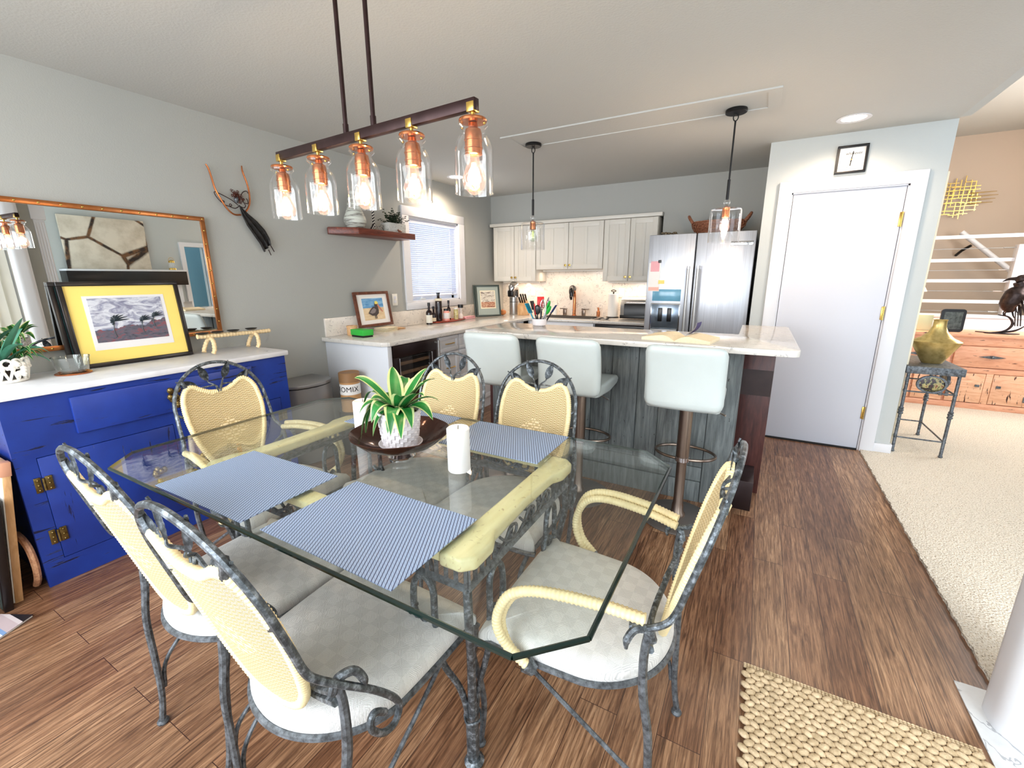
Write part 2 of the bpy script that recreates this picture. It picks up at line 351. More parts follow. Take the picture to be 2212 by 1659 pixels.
def catmull(P, rr, sm, closed):
    out, ro = [], []; n = len(P); m = n if closed else n-1
    for i in range(m):
        p1, p2 = P[i], P[(i+1) % n]; p0 = P[(i-1) % n] if (closed or i > 0) else p1*2-p2; p3 = P[(i+2) % n] if (closed or i < n-2) else p2*2-p1
        for k in range(sm):
            u = k/sm; a = u*u; b = a*u
            out.append(.5*((2*p1)+(p2-p0)*u+(2*p0-5*p1+4*p2-p3)*a+(3*p1-p0-3*p2+p3)*b)); ro.append(rr[i]*(1-u)+rr[(i+1) % n]*u)
    if not closed: out.append(P[-1]); ro.append(rr[-1])
    return out, ro
def resample(P, rr, step, closed):
    if closed: P = P+[P[0]]; rr = rr+[rr[0]]
    o, ro = [P[0]], [rr[0]]; acc = 0
    for a, b, ra, rb in zip(P, P[1:], rr, rr[1:]):
        L = (b-a).length; d = step-acc
        while d <= L and L > 0:
            o.append(a.lerp(b, d/L)); ro.append(ra+(rb-ra)*d/L); d += step
        acc = L-(d-step)
    if closed and len(o) > 3: o.pop(); ro.pop()
    return o, ro
def obj(name, mb, mats, parent=None, loc=None, rot=None, sharp=38):
    me = bpy.data.meshes.new(name); mb.b.to_mesh(me); mb.b.free()
    for m in (mats if isinstance(mats, (list, tuple)) else [mats]): me.materials.append(M[m] if isinstance(m, str) else m)
    me.polygons.foreach_set('use_smooth', [True]*len(me.polygons))
    me.set_sharp_from_angle(angle=R(sharp))
    o = bpy.data.objects.new(name, me); COL.objects.link(o)
    if parent: o.parent = parent
    if loc: o.location = loc
    if rot: o.rotation_euler = rot
    return o
def tag(o, label, cat=None, group=None, kind=None):
    o['label'] = label
    if cat: o['category'] = cat
    if group: o['group'] = group
    if kind: o['kind'] = kind
    return o
def thing(name, label, cat, loc=(0, 0, 0), rz=0, group=None, rot=None):
    o = bpy.data.objects.new(name, None); COL.objects.link(o); o.empty_display_size = .1
    o.location = loc; o.rotation_euler = rot or (0, 0, rz); return tag(o, label, cat, group)
def struct(name, mb, mats, label=None, parent=None):
    o = obj(name, mb, mats, parent); o['kind'] = 'structure'
    if label: o['label'] = label
    return o
def copy_tree(o, parent=None):
    q = o.copy(); COL.objects.link(q); q.parent = parent
    for ch in [x for x in COL.objects if x.parent == o]: copy_tree(ch, q)
    return q
def text(body, size, T, ex=.0006, sp=1.):
    cu = bpy.data.curves.new('t', 'FONT'); cu.body = body; cu.size = size; cu.extrude = ex; cu.align_x = 'CENTER'; cu.align_y = 'CENTER'; cu.space_character = sp
    o = bpy.data.objects.new('t', cu); COL.objects.link(o)
    bpy.context.view_layer.update()
    me = bpy.data.meshes.new_from_object(o.evaluated_get(bpy.context.evaluated_depsgraph_get()))
    t = bmesh.new(); t.from_mesh(me); bpy.data.objects.remove(o); bpy.data.curves.remove(cu); bpy.data.meshes.remove(me)
    t.transform(T); return t

# ------------------------------------------------------------------ room
XL, YB, ZC = -3.22, 5.52, 2.43
# floor
struct('floor', MB().box(XL-.1, .865, -1.9, 5.62, -.06, 0), 'floor', 'dark brown wood plank floor with boards running towards the kitchen')
def edge(v, k): return .865+.004*math.sin(k*3.1)+.003*math.sin(k*1.3)
b = MB(); pts = [(.865+.003*math.sin(i*2.3)+.003*math.sin(i*.9), 1.88+i*.02) for i in range(124)]
b.prism([(4.6, 1.88)]+pts+[(1.05, 4.36), (1.05, 9.2), (4.6, 9.2)][0:2][::1]+[(1.06, 9.2), (4.6, 9.2)], -.05, .014)
struct('floor', b, 'carpet', 'cream flecked berber carpet of the living area')
b = MB().box(.757, 4.6, -1.9, 1.85, -.05, .004)
struct('floor', b, 'marble', 'white marble tile strip at the sliding door')
# left wall with window hole (y 3.585-4.45, z 1.15-2.02)
b = MB()
for y0, y1, z0, z1 in ((-1.9, 3.585, 0, ZC), (4.45, YB, 0, ZC), (3.585, 4.45, 0, 1.15), (3.585, 4.45, 2.02, ZC)): b.box(XL-.14, XL, y0, y1, z0, z1)
struct('wall_left', b, 'wall', 'grey green painted wall with mirror, shelf and kitchen window')
struct('wall_back', MB().box(XL-.14, .0, YB, YB+.12, 0, ZC), 'wall', 'kitchen back wall')
struct('trim_1', MB().prism([(XL, 2.085), (-1.003, 2.085), (-1.003, 1.2), (-.047, 1.2), (-.047, ZC), (XL, ZC)], 5.215, YB, 'y'), 'wall', 'grey bulkhead over the kitchen wall cabinets')
# pantry block with the white door
b = MB().box(-.047, .135, 4.327, YB, 0, ZC).box(.865, 1.05, 4.327, 5.2, 0, ZC).box(.135, .865, 4.327, 4.46, 2.045, ZC).box(.135, 1.05, 5.1, 5.2, 0, ZC)
struct('wall_pantry', b, 'wall3', 'pale grey wall with the white door and clock')
b = MB()
b.prism([(.05, 0), (.14, 0), (.14, 2.04), (.86, 2.04), (.86, 0), (.95, 0), (.95, 2.125), (.05, 2.125)], 4.305, 4.332, 'y', bv=.003)
b.box(.135, .15, 4.327, 4.42, 0, 2.04).box(.85, .865, 4.327, 4.42, 0, 2.04).box(.135, .865, 4.327, 4.42, 2.03, 2.045)
struct('trim_2', b, 'trim', 'white mitred casing around the white door')
d = bpy.data.objects.new('door_1', None); COL.objects.link(d); d['kind'] = 'structure'; d['label'] = 'plain white slab door with three brass hinges'
d.location = (.5, 4.34, 0)
obj('door_slab', MB().box(-.346, .346, -.012, .024, .012, 2.028, .002), 'door', d)
for z in (1.80, 1.12, .32):
    obj('hinge', MB().box(.334, .352, -.018, -.011, z-.05, z+.05, .001).cyl((.349, -.02, z-.052), (.349, -.02, z+.052), .0055, seg=10), 'brass', d)
obj('threshold', MB().box(-.346, .346, -.03, .05, .0, .011), 'darkgap', d)
b = MB().prism([(.95, 4.312), (1.058, 4.312), (1.066, 4.32), (1.066, 4.45), (1.05, 4.45), (1.05, 4.327), (.95, 4.327)], 0, .085, bv=.002)
struct('baseboard_pantry', b, 'trim', 'short white baseboard at the wall corner')
struct('trim_3', MB().box(1.05, 1.086, 4.43, 4.52, 0, 2.118, .003), plain('lamplit_trim_paint', (246, 234, 206), .5), 'white casing on the end of the wall beyond the door')  # warm lamplight on the white casing is put into its colour
# ceiling with recessed holes simply covered by downlights
struct('ceiling', MB().box(XL-.14, 1.045, -1.9, YB+.1, ZC, ZC+.12), 'ceil', 'textured off white ceiling')
b = MB().box(1.045, 1.10, -1.9, 4.30, ZC, 3.3)
struct('wall_upper', b, 'wall3', 'drop between dining ceiling and vaulted living room')
b = MB(); b.prism([(-1.9, 3.25), (9.3, 3.25), (9.3, 3.37), (-1.9, 3.37)], 1.045, 5.4, 'x')
struct('ceiling', b, 'ceil', 'high white living room ceiling')
# ceiling patch with thin frame
b = MB(); b.box(-1.84, -.01, 3.125, 3.165, ZC-.009, ZC).box(-1.84, -.01, 3.435, 3.475, ZC-.009, ZC).box(-1.84, -1.78, 3.165, 3.435, ZC-.009, ZC).box(-.08, -.01, 3.165, 3.435, ZC-.009, ZC)
struct('trim_4', b, 'ceil', 'thin moulding framing the patched ceiling panel')
struct('trim_5', MB().box(-1.78, -.08, 3.165, 3.435, ZC-.003, ZC), 'ceil', 'flat ceiling panel the pendants hang from')
# living room shell
struct('wall_back_living', MB().box(1.05, 5.4, 8.75, 8.87, -1.2, 3.6), 'wall2', 'beige stairwell wall with the brass wall art')
struct('wall_side_pantry', MB().box(1.02, 1.05, 5.2, 8.75, 0, 3.6), 'wall2', 'beige wall at the left of the living room')
b = MB().box(3.5, 3.62, 2.3, 4.6, 0, 3.6).box(3.5, 3.62, 4.6, 4.95, 2.02, 3.6).box(3.5, 3.62, 4.95, 9.0, 0, 3.6)
struct('wall_right', b, 'wall3', 'living room wall with the fireplace mantel seen in the mirror')
b = MB().prism([(4.52, 0), (4.6, 0), (4.6, 2.02), (4.95, 2.02), (4.95, 0), (5.03, 0), (5.03, 2.1), (4.52, 2.1)], 3.46, 3.52, 'x')
struct('trim_6', b, 'trim', 'white casing of the narrow doorway beside the mantel')
struct('wall_beyond', MB().box(4.2, 4.3, 4.0, 6.5, 0, 2.6), plain('blue_light_wall', (150, 196, 214), .6), 'wall beyond the narrow doorway, coloured to imitate its pale blue light')  # blue light of the doorway is put into this wall's colour
# front wall behind the camera : two window openings
b = MB()
for x0, x1, z0, z1 in ((XL, -2.95, 0, ZC), (.65, .95, 0, ZC), (-2.95, .65, 0, .12), (-2.95, .65, 2.35, ZC)): b.box(x0, x1, -.95, -.83, z0, z1)
struct('wall_front', b, 'wall', 'wall behind the camera with the wide window')
b = MB()
for x in (-2.95, -2.05, -1.15, -.25, .60): b.box(x, x+.05, -.91, -.85, .12, 2.35)
b.box(-2.95, .65, -.91, -.85, .12, .17).box(-2.95, .65, -.91, -.85, 2.3, 2.35)
struct('window_2', b, 'trim', 'white mullions of the wide window')
# right of camera: sliding door wall, strip and fluted casing
b = MB().box(.96, 1.03, 1.60, 1.93, 0, ZC).box(.93, 1.03, -1.7, 1.60, 2.2, ZC).box(.93, 1.03, -1.7, -1.2, 0, 2.2)
struct('wall_slider', b, 'wall', 'wall strip between sliding door and fluted casing')
b = MB().box(.965, 1.07, 1.932, 2.03, 0, 2.17, .003)
for k in range(4): b.cyl((.965, 1.944+k*.024, .15), (.965, 1.944+k*.024, 2.05), .008, seg=8)
b.box(.945, 1.08, 1.92, 2.045, 2.08, 2.26, .004)
struct('trim_7', b, 'trim', 'fluted white casing with a square capital')
# rounded white column by the marble strip
b = MB().prism([(.80+.05*(1-math.cos(a*PI/8))*1.0 if 0 else .85+.05*math.cos(PI+a*PI/10), 1.70+.05*math.sin(PI+a*PI/10)) for a in range(0, 6)]+[(.93, 1.65), (.93, 1.80), (.85, 1.80)]+[(.85+.05*math.cos(PI/2+a*PI/10), 1.75+.05*math.sin(PI/2+a*PI/10)) for a in range(1, 6)], .004, ZC)
struct('trim_8', b, 'trim', 'white rounded door post beside the marble strip')
b = MB().box(.885, .90, 1.615, 1.645, .004, 2.15).box(.90, .93, .3, 1.615, .004, .05)
struct('window_3', b, 'steel2', 'grey sliding door track frame')
struct('window_3', MB().box(.935, .94, -1.2, 1.6, .05, 2.18), 'pane', 'sliding door glass')
def kitchen_window():
    b = MB(); X = XL
    b.box(X, X+.02, 3.49, 3.585, 1.152, 2.02).box(X, X+.02, 4.45, 4.56, 1.152, 2.02).box(X, X+.02, 3.49, 4.56, 2.021, 2.11, .003).box(X, X+.022, 3.49, 4.56, 1.075, 1.151, .003)
    b.box(X-.13, X, 3.575, 3.60, 1.14, 2.03).box(X-.13, X, 4.435, 4.46, 1.14, 2.03).box(X-.13, X, 3.585, 4.45, 2.0, 2.03).box(X-.13, X, 3.585, 4.45, 1.14, 1.165)
    b.box(X-.12, X-.08, 3.60, 4.435, 1.165, 1.215).box(X-.12, X-.08, 3.60, 3.64, 1.165, 2.0).box(X-.12, X-.08, 4.395, 4.435, 1.165, 2.0)
    o = struct('window_1', b, 'trim', 'white cased kitchen window with its blind nearly closed')
    obj('pane', MB().box(X-.105, X-.10, 3.62, 4.42, 1.2, 2.0), 'pane', o)
    b = MB().cyl((X-.07, 3.82, 1.178), (X-.07, 3.84, 1.21), .012).tube([(X-.07, 3.84, 1.20), (X-.05, 3.88, 1.215), (X-.05, 3.96, 1.205), (X-.06, 4.0, 1.212)], .006).box(X-.09, X-.05, 3.79, 3.87, 1.166, 1.182, .003)
    obj('crank', b, 'plastic_w', o)
kitchen_window()
t = thing('window_blind', 'white horizontal slat blind hanging in the kitchen window', 'blind', (XL-.035, 4.02, 2.0))
obj('head_rail', MB().box(-.02, .02, -.415, .415, -.035, 0, .003), 'blind', t)
b = MB()
for k in range(36):
    z = -.048-k*.0205; T = Matrix.Translation((0, 0, z)) @ Matrix.Rotation(R(-52), 4, 'Y')
    b.box(-.012, .012, -.41, .41, -.0005, .0005, T=T)
obj('slats', b, 'blind', t)
obj('bottom_rail', MB().box(-.013, .013, -.41, .41, -.80, -.785, .003), 'blind', t)
b = MB()
for y in (-.3, 0, .3): b.cyl((.013, y, -.79), (.013, y, -.02), .0012, seg=5)
obj('cords', b, 'plastic_w', t)
# vertical blinds over the sliding door
t = thing('vertical_blinds', 'closed vertical vanes over the sliding door, seen in the mirror', 'blind', (.875, 0, 2.19))
obj('valance', MB().box(-.05, .05, -1.2, 1.6, -.12, .03, .004), 'trim', t)
b = MB()
for k in range(33):
    T = Matrix.Translation((.0, -1.15+k*.088, 0)) @ Matrix.Rotation(R(18), 4, 'Z')
    b.strip(lambda u, v: (.006*math.sin(v*PI), (v-.5)*.095, -.12-u*2.02), 2, 5, T=T)
# only the vanes above the sightline of the photo's lower right corner
obj('vanes', b, 'vblind', t)
# outside world seen through the kitchen window
struct('wall_neighbour', MB().box(-9, -8.6, 1, 9, -1, .9).box(-9, -8.6, 1, 9, 1.25, 3.4), 'trim', 'pale neighbouring house glimpsed below the kitchen blind')

# ------------------------------------------------------------------ dining chairs
def ybk(z): return -.235-.275*(z-.62)
def catr(o): return [(Vector(a)) for a in o]
OUT = [(0, .500), (.055, .503), (.10, .525), (.138, .580), (.162, .66), (.172, .75), (.170, .82), (.156, .882), (.130, .918), (.103, .920), (.075, .905), (.04, .888), (0, .884)]
OUTA = [(0, .500), (.045, .505), (.085, .535), (.120, .60), (.150, .68), (.165, .76), (.167, .82), (.158, .882), (.132, .920), (.104, .922), (.076, .906), (.04, .888), (0, .884)]
def make_chair(name, label, arm):
    t = thing(name, label, 'chair')
    out = OUTA if arm else OUT
    sh = -.0 
    # seat cushion : straight front, rounded back
    sp = []
    for k in range(13):
        a = PI+k*PI/12; sp.append((.230*math.cos(a), -.02+.215*math.sin(a)))
    sp += [(.236, .10), (.236, .20), (.217, .235), (-.217, .235), (-.236, .20), (-.236, .10)]
    b = MB(); n = 48
    P, _ = catmull([Vector((x, y, 0)) for x, y in sp], [1]*len(sp), 4, True)
    tb = bmesh.new(); rings = []
    for sc, z in ((.90, .428), (.985, .432), (1.0, .445), (.995, .462), (.96, .476), (.86, .486), (.6, .492), (.25, .494)):
        rings.append([tb.verts.new((p.x*sc, .005+(p.y-.005)*sc, z)) for p in P])
    N = len(P)
    for r1, r2_ in zip(rings, rings[1:]):
        for k in range(N): tb.faces.new((r1[k], r1[(k+1) % N], r2_[(k+1) % N], r2_[k]))
    tb.faces.new(rings[-1]); tb.faces.new(rings[0][::-1]); b._add(tb)
    obj('seat', b, 'fabric', t, sharp=60)
    b = MB(); b.tube([(p.x*1.0, p.y*1.0, .428) for p in P[::4]], .009, 7, True, 3)
    obj('seat_frame', b, 'iron2', t)
    # back panel
    full = [(x, z) for x, z in out]+[(-x, z) for x, z in out[::-1]][1:-1]
    Pp, _ = catmull([Vector((x, 0, z)) for x, z in full], [1]*len(full), 5, True)
    def ypan(x, z): return ybk(z)-.012+.018*(abs(x)/.17)**2
    lo, hi = {}, {}
    h = len(Pp)
    def ext(x):
        zs = []
        for i in range(h):
            a, q = Pp[i], Pp[(i+1) % h]
            if (a.x-x)*(q.x-x) <= 0 and abs(a.x-q.x) > 1e-7: zs.append(a.z+(q.z-a.z)*(x-a.x)/(q.x-a.x))
        return (min(zs), max(zs)) if len(zs) > 1 else (.76, .80)
    W = max(p.x for p in Pp)*.985
    b = MB()
    for off in (-.005, .005):
        def fn(u, v, off=off):
            x = -W+2*W*u; z0, z1 = ext(x); z = z0+(z1-z0)*v; return (x, ypan(x, z)+off, z)
        b.strip(fn, 34, 22)
    obj('back_panel', b, 'wicker', t, sharp=70)
    pr = MB().tube([(p.x, ypan(p.x, p.z), p.z) for p in Pp[::2]], .0115, 8, True, 2, wrap=.0022)
    obj('panel_binding', pr, 'rattan', t, sharp=80)
    # hoop
    hp = []
    for k in range(0, 9):
        a = k*PI/16; hp.append((.2*math.sin(a), .82+.2*math.cos(a)))
    hp += [(.204, .76), (.206, .70)]
    H = [(-x, ybk(z), z) for x, z in hp[::-1]]+[(x, ybk(z), z) for x, z in hp][1:]
    JR = [(.216, -.240, .672)]
    ends = JR+[(.225, -.205, .652), (.232, -.165, .647)] if arm else JR+[(.240, -.196, .628), (.252, -.151, .580), (.257, -.107, .521), (.258, -.088, .478), (.258, -.106, .447), (.257, -.139, .456), (.257, -.167, .497), (.257, -.164, .524), (.257, -.150, .524), (.257, -.128, .500)]
    path = [(-x, y, z) for x, y, z in ends[::-1]]+H+ends
    obj('back_hoop', MB().tube(path, .0078, 8, False, 4), 'iron', t)
    # joints and rails behind the panel
    for s in (-1, 1):
        obj('arm_joint', MB().tube([(s*.215, -.215, .615), (s*.224, -.205, .645), (s*.238, -.18, .648), (s*.247, -.165, .62), (s*.249, -.165, .600)], [.010, .010, .009, .009, .004], 7, sm=4), 'iron', t)
        obj('back_rail', MB().tube([(s*.216, -.212, .615), (s*.16, -.205, .585), (s*.09, -.19, .555)], .0075, 7, sm=3), 'iron', t)
        obj('hoop_stub', MB().tube([(s*.130, ybk(.93), .918), (s*.146, ybk(.95), .960)], [.011, .008], 7, sm=1), 'iron', t)
        obj('hoop_stub', MB().tube([(s*.168, ybk(.80), .80), (s*.2, ybk(.82), .82)], .006, 6, sm=1), 'iron', t)
    obj('lower_rail', MB().tube([(-.217, -.212, .59), (-.12, -.19, .535), (0, -.18, .515), (.12, -.19, .535), (.217, -.212, .59)], .0085, 7, sm=5), 'iron', t)
    # leaves
    y0 = ybk(.90)
    for s, x1, z1, ang, L in ((-1, -.118, .936, 62, .085), (-1, -.050, .974, 24, .080), (1, .048, .974, -22, .080), (1, .118, .936, -64, .085)):
        b = MB(); dx, dz = -math.sin(R(ang)), math.cos(R(ang))
        b.tube([(s*.004, y0, .883), (s*.014, y0, .915), (x1-dx*L*.6, ybk(z1), z1-dz*L*.6), (x1-dx*L*.42, ybk(z1), z1-dz*L*.42)], [.0045, .004, .0035, .0025], 6, sm=4)
        def lf(u, v, x1=x1, z1=z1, dx=dx, dz=dz, L=L):
            wv = .0205*math.sin(PI*min(1, u*.96+.04))**.75*(1-.25*u); q = (v-.5)*2*wv; d = (u-.45)*L
            return (x1+dx*d+dz*q, ybk(z1)-.003+.004*abs(v-.5)*2+.0004*math.sin(u*44+abs(v-.5)*10), z1+dz*d-dx*q)
        b.strip(lf, 22, 4, both=.002)
        b.tube([(x1+dx*L*.5, ybk(z1), z1+dz*L*.5), (x1+dx*L*.62, ybk(z1+.01), z1+dz*L*.62)], .003, 6, sm=1)
        obj('leaf', b, 'iron', t, sharp=50)
    # legs
    for s in (-1, 1):
        b = MB().tube([(s*.218, -.205, .64), (s*.224, -.20, .57), (s*.226, -.205, .47), (s*.222, -.222, .36), (s*.208, -.228, .22), (s*.195, -.235, .10), (s*.188, -.25, .012)], [.009, .010, .011, .0105, .010, .0095, .010], 8, sm=4)
        b.lathe([(.0, 0), (.016, 0), (.017, .006), (.012, .014), (0, .016)], (s*.188, -.25, 0), 12)
        obj('leg', b, 'iron2', t)
        b = MB().tube([(s*.222, .13, .424), (s*.226, .215, .418), (s*.222, .262, .385), (s*.216, .272, .33), (s*.212, .25, .235), (s*.210, .244, .15), (s*.206, .262, .012)], [.007, .008, .009, .009, .009, .009, .010], 8, sm=4)
        b.lathe([(.0, 0), (.015, 0), (.016, .006), (.011, .014), (0, .016)], (s*.206, .262, 0), 12)
        obj('leg', b, 'iron2', t)
        b = MB().tube([(s*.226, .12, .425), (s*.224, .02, .355), (s*.218, -.14, .245), (s*.208, -.205, .185), (s*.200, -.222, .11)], .0062, 7, sm=4)
        obj('side_brace', b, 'iron2', t)
        if arm:
            A = [(.222, -.195, .668), (.240, -.10, .680), (.262, .03, .678), (.272, .105, .652), (.276, .14, .597), (.274, .148, .54), (.266, .125, .48), (.256, .075, .437)]
            b = MB()
            for o in (-.0105, .0105): b.tube([(s*(x+o*(1 if z > .5 else .6)), y, z+(o*.7)) for x, y, z in A], .0125, 8, sm=5, wrap=.0026)
            obj('armrest', b, 'rattan', t, sharp=80)
            obj('arm_collar', MB().tube([(s*.257, .082, .442), (s*.25, .06, .425)], [.022, .016], 8, sm=1), 'iron', t)
        else:
            pass
    return t
side = make_chair('side_chair', 'armless wicker backed iron chair nearest the camera, in front of the near right placemat', False)
side.location = (-.855, .635, 0)
g = 'wicker backed side chairs along the table'
side['group'] = g
for x, y, rz, l in ((-1.352, .665, 0, 'armless wicker backed iron chair at the near left, pushed in by the blue sideboard end'),
                    (-1.338, 1.455, PI, 'armless wicker backed iron chair across the table beside the wine fridge, behind the plant'),
                    (-.857, 1.465, PI, 'armless wicker backed iron chair across the table in front of the middle bar stool')):
    q = copy_tree(side); q.location = (x, y, 0); q.rotation_euler.z = rz; q['label'] = l
arm = make_chair('arm_chair', 'iron chair with rattan wrapped arms at the right end of the glass table', True)
arm.location = (-.335, 1.065, 0); arm.rotation_euler.z = R(90); arm['group'] = 'rattan armed chairs at the table ends'
q = copy_tree(arm); q.location = (-1.875, 1.065, 0); q.rotation_euler.z = R(-90)
q['label'] = 'rattan armed iron chair at the left end of the glass table, before the blue sideboard'

# ------------------------------------------------------------------ dining table
t = thing('dining_table', 'rectangular glass topped dining table with clipped corners, pale wood rails and iron scroll legs', 'table', (-1.13, 1.08, 0))
x0, x1, y0, y1 = -.93, .925, -.53, .53; k = .105
pts = [(x0+k, y0), (x1-k, y0), (x1, y0+k), (x1, y1-k), (x1-k, y1), (x0+k, y1), (x0, y1-k), (x0, y0+k)]
obj('glass_top', MB().prism(pts, .7405, .7525, mi=0), 'tglass', t)
b = MB(); n = len(pts)
for i in range(n):
    a, q = pts[i], pts[(i+1) % n]; b.tube([(a[0], a[1], .7465), (q[0], q[1], .7465)], .0058, 6, sm=1)
obj('glass_rim', b, 'gedge', t)
# rails (local: x -.60..+.60, y -.36..+.33)
RX, RY = .60, .345
for s in (-1, 1):
    o = [(s*.51, -RY), (s*.51, RY), (s*.575, RY)] if 0 else None
    prof = [(s*.505, -RY+.0), (s*(RX-.03), -RY), (s*RX, -RY+.03), (s*RX, -RY+.11), (s*(RX-.022), -RY+.155), (s*(RX-.028), 0), (s*(RX-.022), RY-.155), (s*RX, RY-.11), (s*RX, RY-.03), (s*(RX-.03), RY), (s*.505, RY)]
    if s < 0: prof = prof[::-1]
    obj('end_rail', MB().prism(prof, .700, .7395, bv=.009), 'railwood', t, sharp=50)
for s in (-1, 1):
    b = MB().box(-.506, .506, s*(RY-.034)-.032, s*(RY-.034)+.032, .712, .7395, .004)
    for q in (-.018, 0, .018): b.box(-.505, .505, s*(RY-.034)+q-.004, s*(RY-.034)+q+.004, .705, .712)
    obj('side_rail', b, 'railwood', t)
# apron: bottom flat bar, vertical bars near corners, scrolls between
AX, AY = .578, .325
for ax in 'xy':
    for s in (-1, 1):
        b = MB()
        L = AX if ax == 'x' else AY
        Pt = (lambda a, z, d=0, s=s: (a, s*(AY+d), .702-(.702-z)*.68)) if ax == 'x' else (lambda a, z, d=0, s=s: (s*(AX+d), a, .702-(.702-z)*.68))
        def bar(a0, z0, a1, z1, wd=.007, Pt=Pt, ax=ax, s=s):
            A, B = Vector(Pt(a0, z0)), Vector(Pt(a1, z1)); b.tube([A, B], wd, 4, sm=1)
        bar(-L, .615, L, .615, .010); bar(-L, .628, L, .628, .006)
        for e in (-1, 1):
            for kk in range(5): bar(e*(L-.004-kk*.031), .622, e*(L-.004-kk*.031), .705, .0075)
        m = L-.15; sp_ = m*2/3 if ax == 'y' else m*2/7
        nrep = 3 if ax == 'y' else 7
        for i in range(nrep):
            c0 = -m+sp_*(i+.5)
            b.tube([Pt(c0-sp_*.5, .63), Pt(c0-sp_*.15, .66), Pt(c0+sp_*.1, .70), Pt(c0+sp_*.38, .69), Pt(c0+sp_*.36, .655), Pt(c0+sp_*.15, .65), Pt(c0+sp_*.12, .67)], .0048, 6, sm=4)
            b.tube([Pt(c0+sp_*.45, .63), Pt(c0+sp_*.1, .64), Pt(c0-sp_*.2, .665), Pt(c0-sp_*.42, .70)], .0045, 6, sm=4)
            def lf(u, v, c0=c0, Pt=Pt):
                wv = .013*math.sin(PI*u)**.8; a = c0-.02+u*.045; z = .635+u*.055
                return Pt(a+(v-.5)*2*wv*.8, z-(v-.5)*2*wv*.7, .004*abs(v-.5))
            b.strip(lf, 8, 2, both=.003)
        obj('apron', b, 'iron2', t)
for sx in (-1, 1):
    for sy in (-1, 1):
        fx, fy = sx*.545, sy*.275
        b = MB()
        b.tube([(sx*.572, sy*.318, .643), (sx*.575, sy*.32, .54), (sx*.556, sy*.29, .40), (fx, fy, .2), (fx, fy, .015)], [.012, .012, .012, .0135, .0135], 9, sm=5)
        # side tubes with loops under the apron
        for (ux, uy, ex, ey) in ((1, 0, sx, 0), (0, 1, 0, sy)):
            bx, by = (sx*.44, sy*.322) if ux else (sx*.575, sy*.195)
            dx, dy = (-sx*.045, 0) if ux else (0, -sy*.045)
            P = [(bx, by, .50), (bx+dx*.6, by+dy*.6, .485), (bx+dx*1.05, by+dy*1.05, .52), (bx+dx*.9, by+dy*.9, .60), (bx+dx*.2, by+dy*.2, .632), (bx-dx*.5, by-dy*.5, .60), (bx-dx*.55+0, by-dy*.55, .50),
                 (bx-dx*.9, by-dy*.9, .38), (fx+(bx-fx)*.30, fy+(by-fy)*.30, .27), (fx+(bx-fx)*.12, fy+(by-fy)*.12, .17), (fx+(bx-fx)*.10, fy+(by-fy)*.10, .02)]
            b.tube(P, .0095, 8, sm=5)
            b.tube([(bx+dx*.9, by+dy*.9, .53), (bx+dx*1.5, by+dy*1.5, .47), (bx+dx*1.2, by+dy*1.2, .42), (bx+dx*.4, by+dy*.4, .415)], [.008, .008, .007, .006], 7, sm=4)
        b.tube([(fx-.026, fy, .175), (fx, fy-.026, .17), (fx+.026, fy, .175), (fx, fy+.026, .18)], .004, 6, True, 4)
        b.lathe([(0, 0), (.028, 0), (.03, .008), (.02, .018), (0, .02)], (fx, fy, 0), 14)
        obj('leg', b, 'iron', t)
# placemats
for i, (x, y, w_, h_, l, rz) in enumerate(((-1.404, .7235, .468, .325, 'blue woven placemat at the near left, close to the table edge', .5), (-.848, .728, .474, .322, 'blue woven placemat nearest the camera at the right', -.6),
        (-.845, 1.447, .44, .305, 'blue woven placemat across the table behind the right candle', .4), (-1.395, 1.447, .45, .30, 'blue woven placemat across the table, half hidden behind the potted plant', 0.))):
    b = MB().box(-w_/2, w_/2, -h_/2, h_/2, 0, .0022)
    tag(obj('placemat', b, 'mat', None, (x, y, .7532), (0, 0, R(rz))), l, 'placemat', 'blue woven placemats')
# candles
for (x, y, h_, l) in ((-1.045, .862+.0, .15, 0), (-.822, 1.125, .15, 0)): pass
def candle(x, y, z, h_, r, l):
    t = tag(obj('pillar_candle', MB().lathe([(0, 0), (r-.002, 0), (r, .003), (r, h_-.004), (r-.004, h_), (r*.8, h_-.004), (0, h_-.006)], seg=40), 'wax', None, (x, y, z)), l, 'candle', 'white pillar candles on the table')
    obj('wick', MB().tube([(0, 0, h_-.007), (.001, 0, h_+.008)], .0012, 6, sm=1), 'blackpl', t)
candle(-.842, 1.128, .753, .155, .039, 'white pillar candle standing right of the bronze bowl')
candle(-1.376, 1.20, .753, .160, .040, 'white pillar candle standing left of the potted plant')
# bowl
t = thing('bowl', 'wide bronze glazed footed bowl holding the potted plant', 'bowl', (-1.105, 1.125, .753))
pr = [(0, .0), (.050, 0), (.052, .006), (.040, .02), (.05, .028), (.095, .038), (.140, .060), (.172, .090), (.181, .099), (.178, .101), (.168, .092), (.136, .066), (.09, .046), (.03, .040), (0, .039)]
obj('bowl_body', MB().lathe(pr[3:], seg=56, fn=lambda a, z: 1+.012*math.sin(a*9+z*60)*(z > .05)), 'bowl', t, sharp=60)
obj('foot', MB().lathe(pr[:4]+[(0, .02)], seg=32), 'chrome', t)
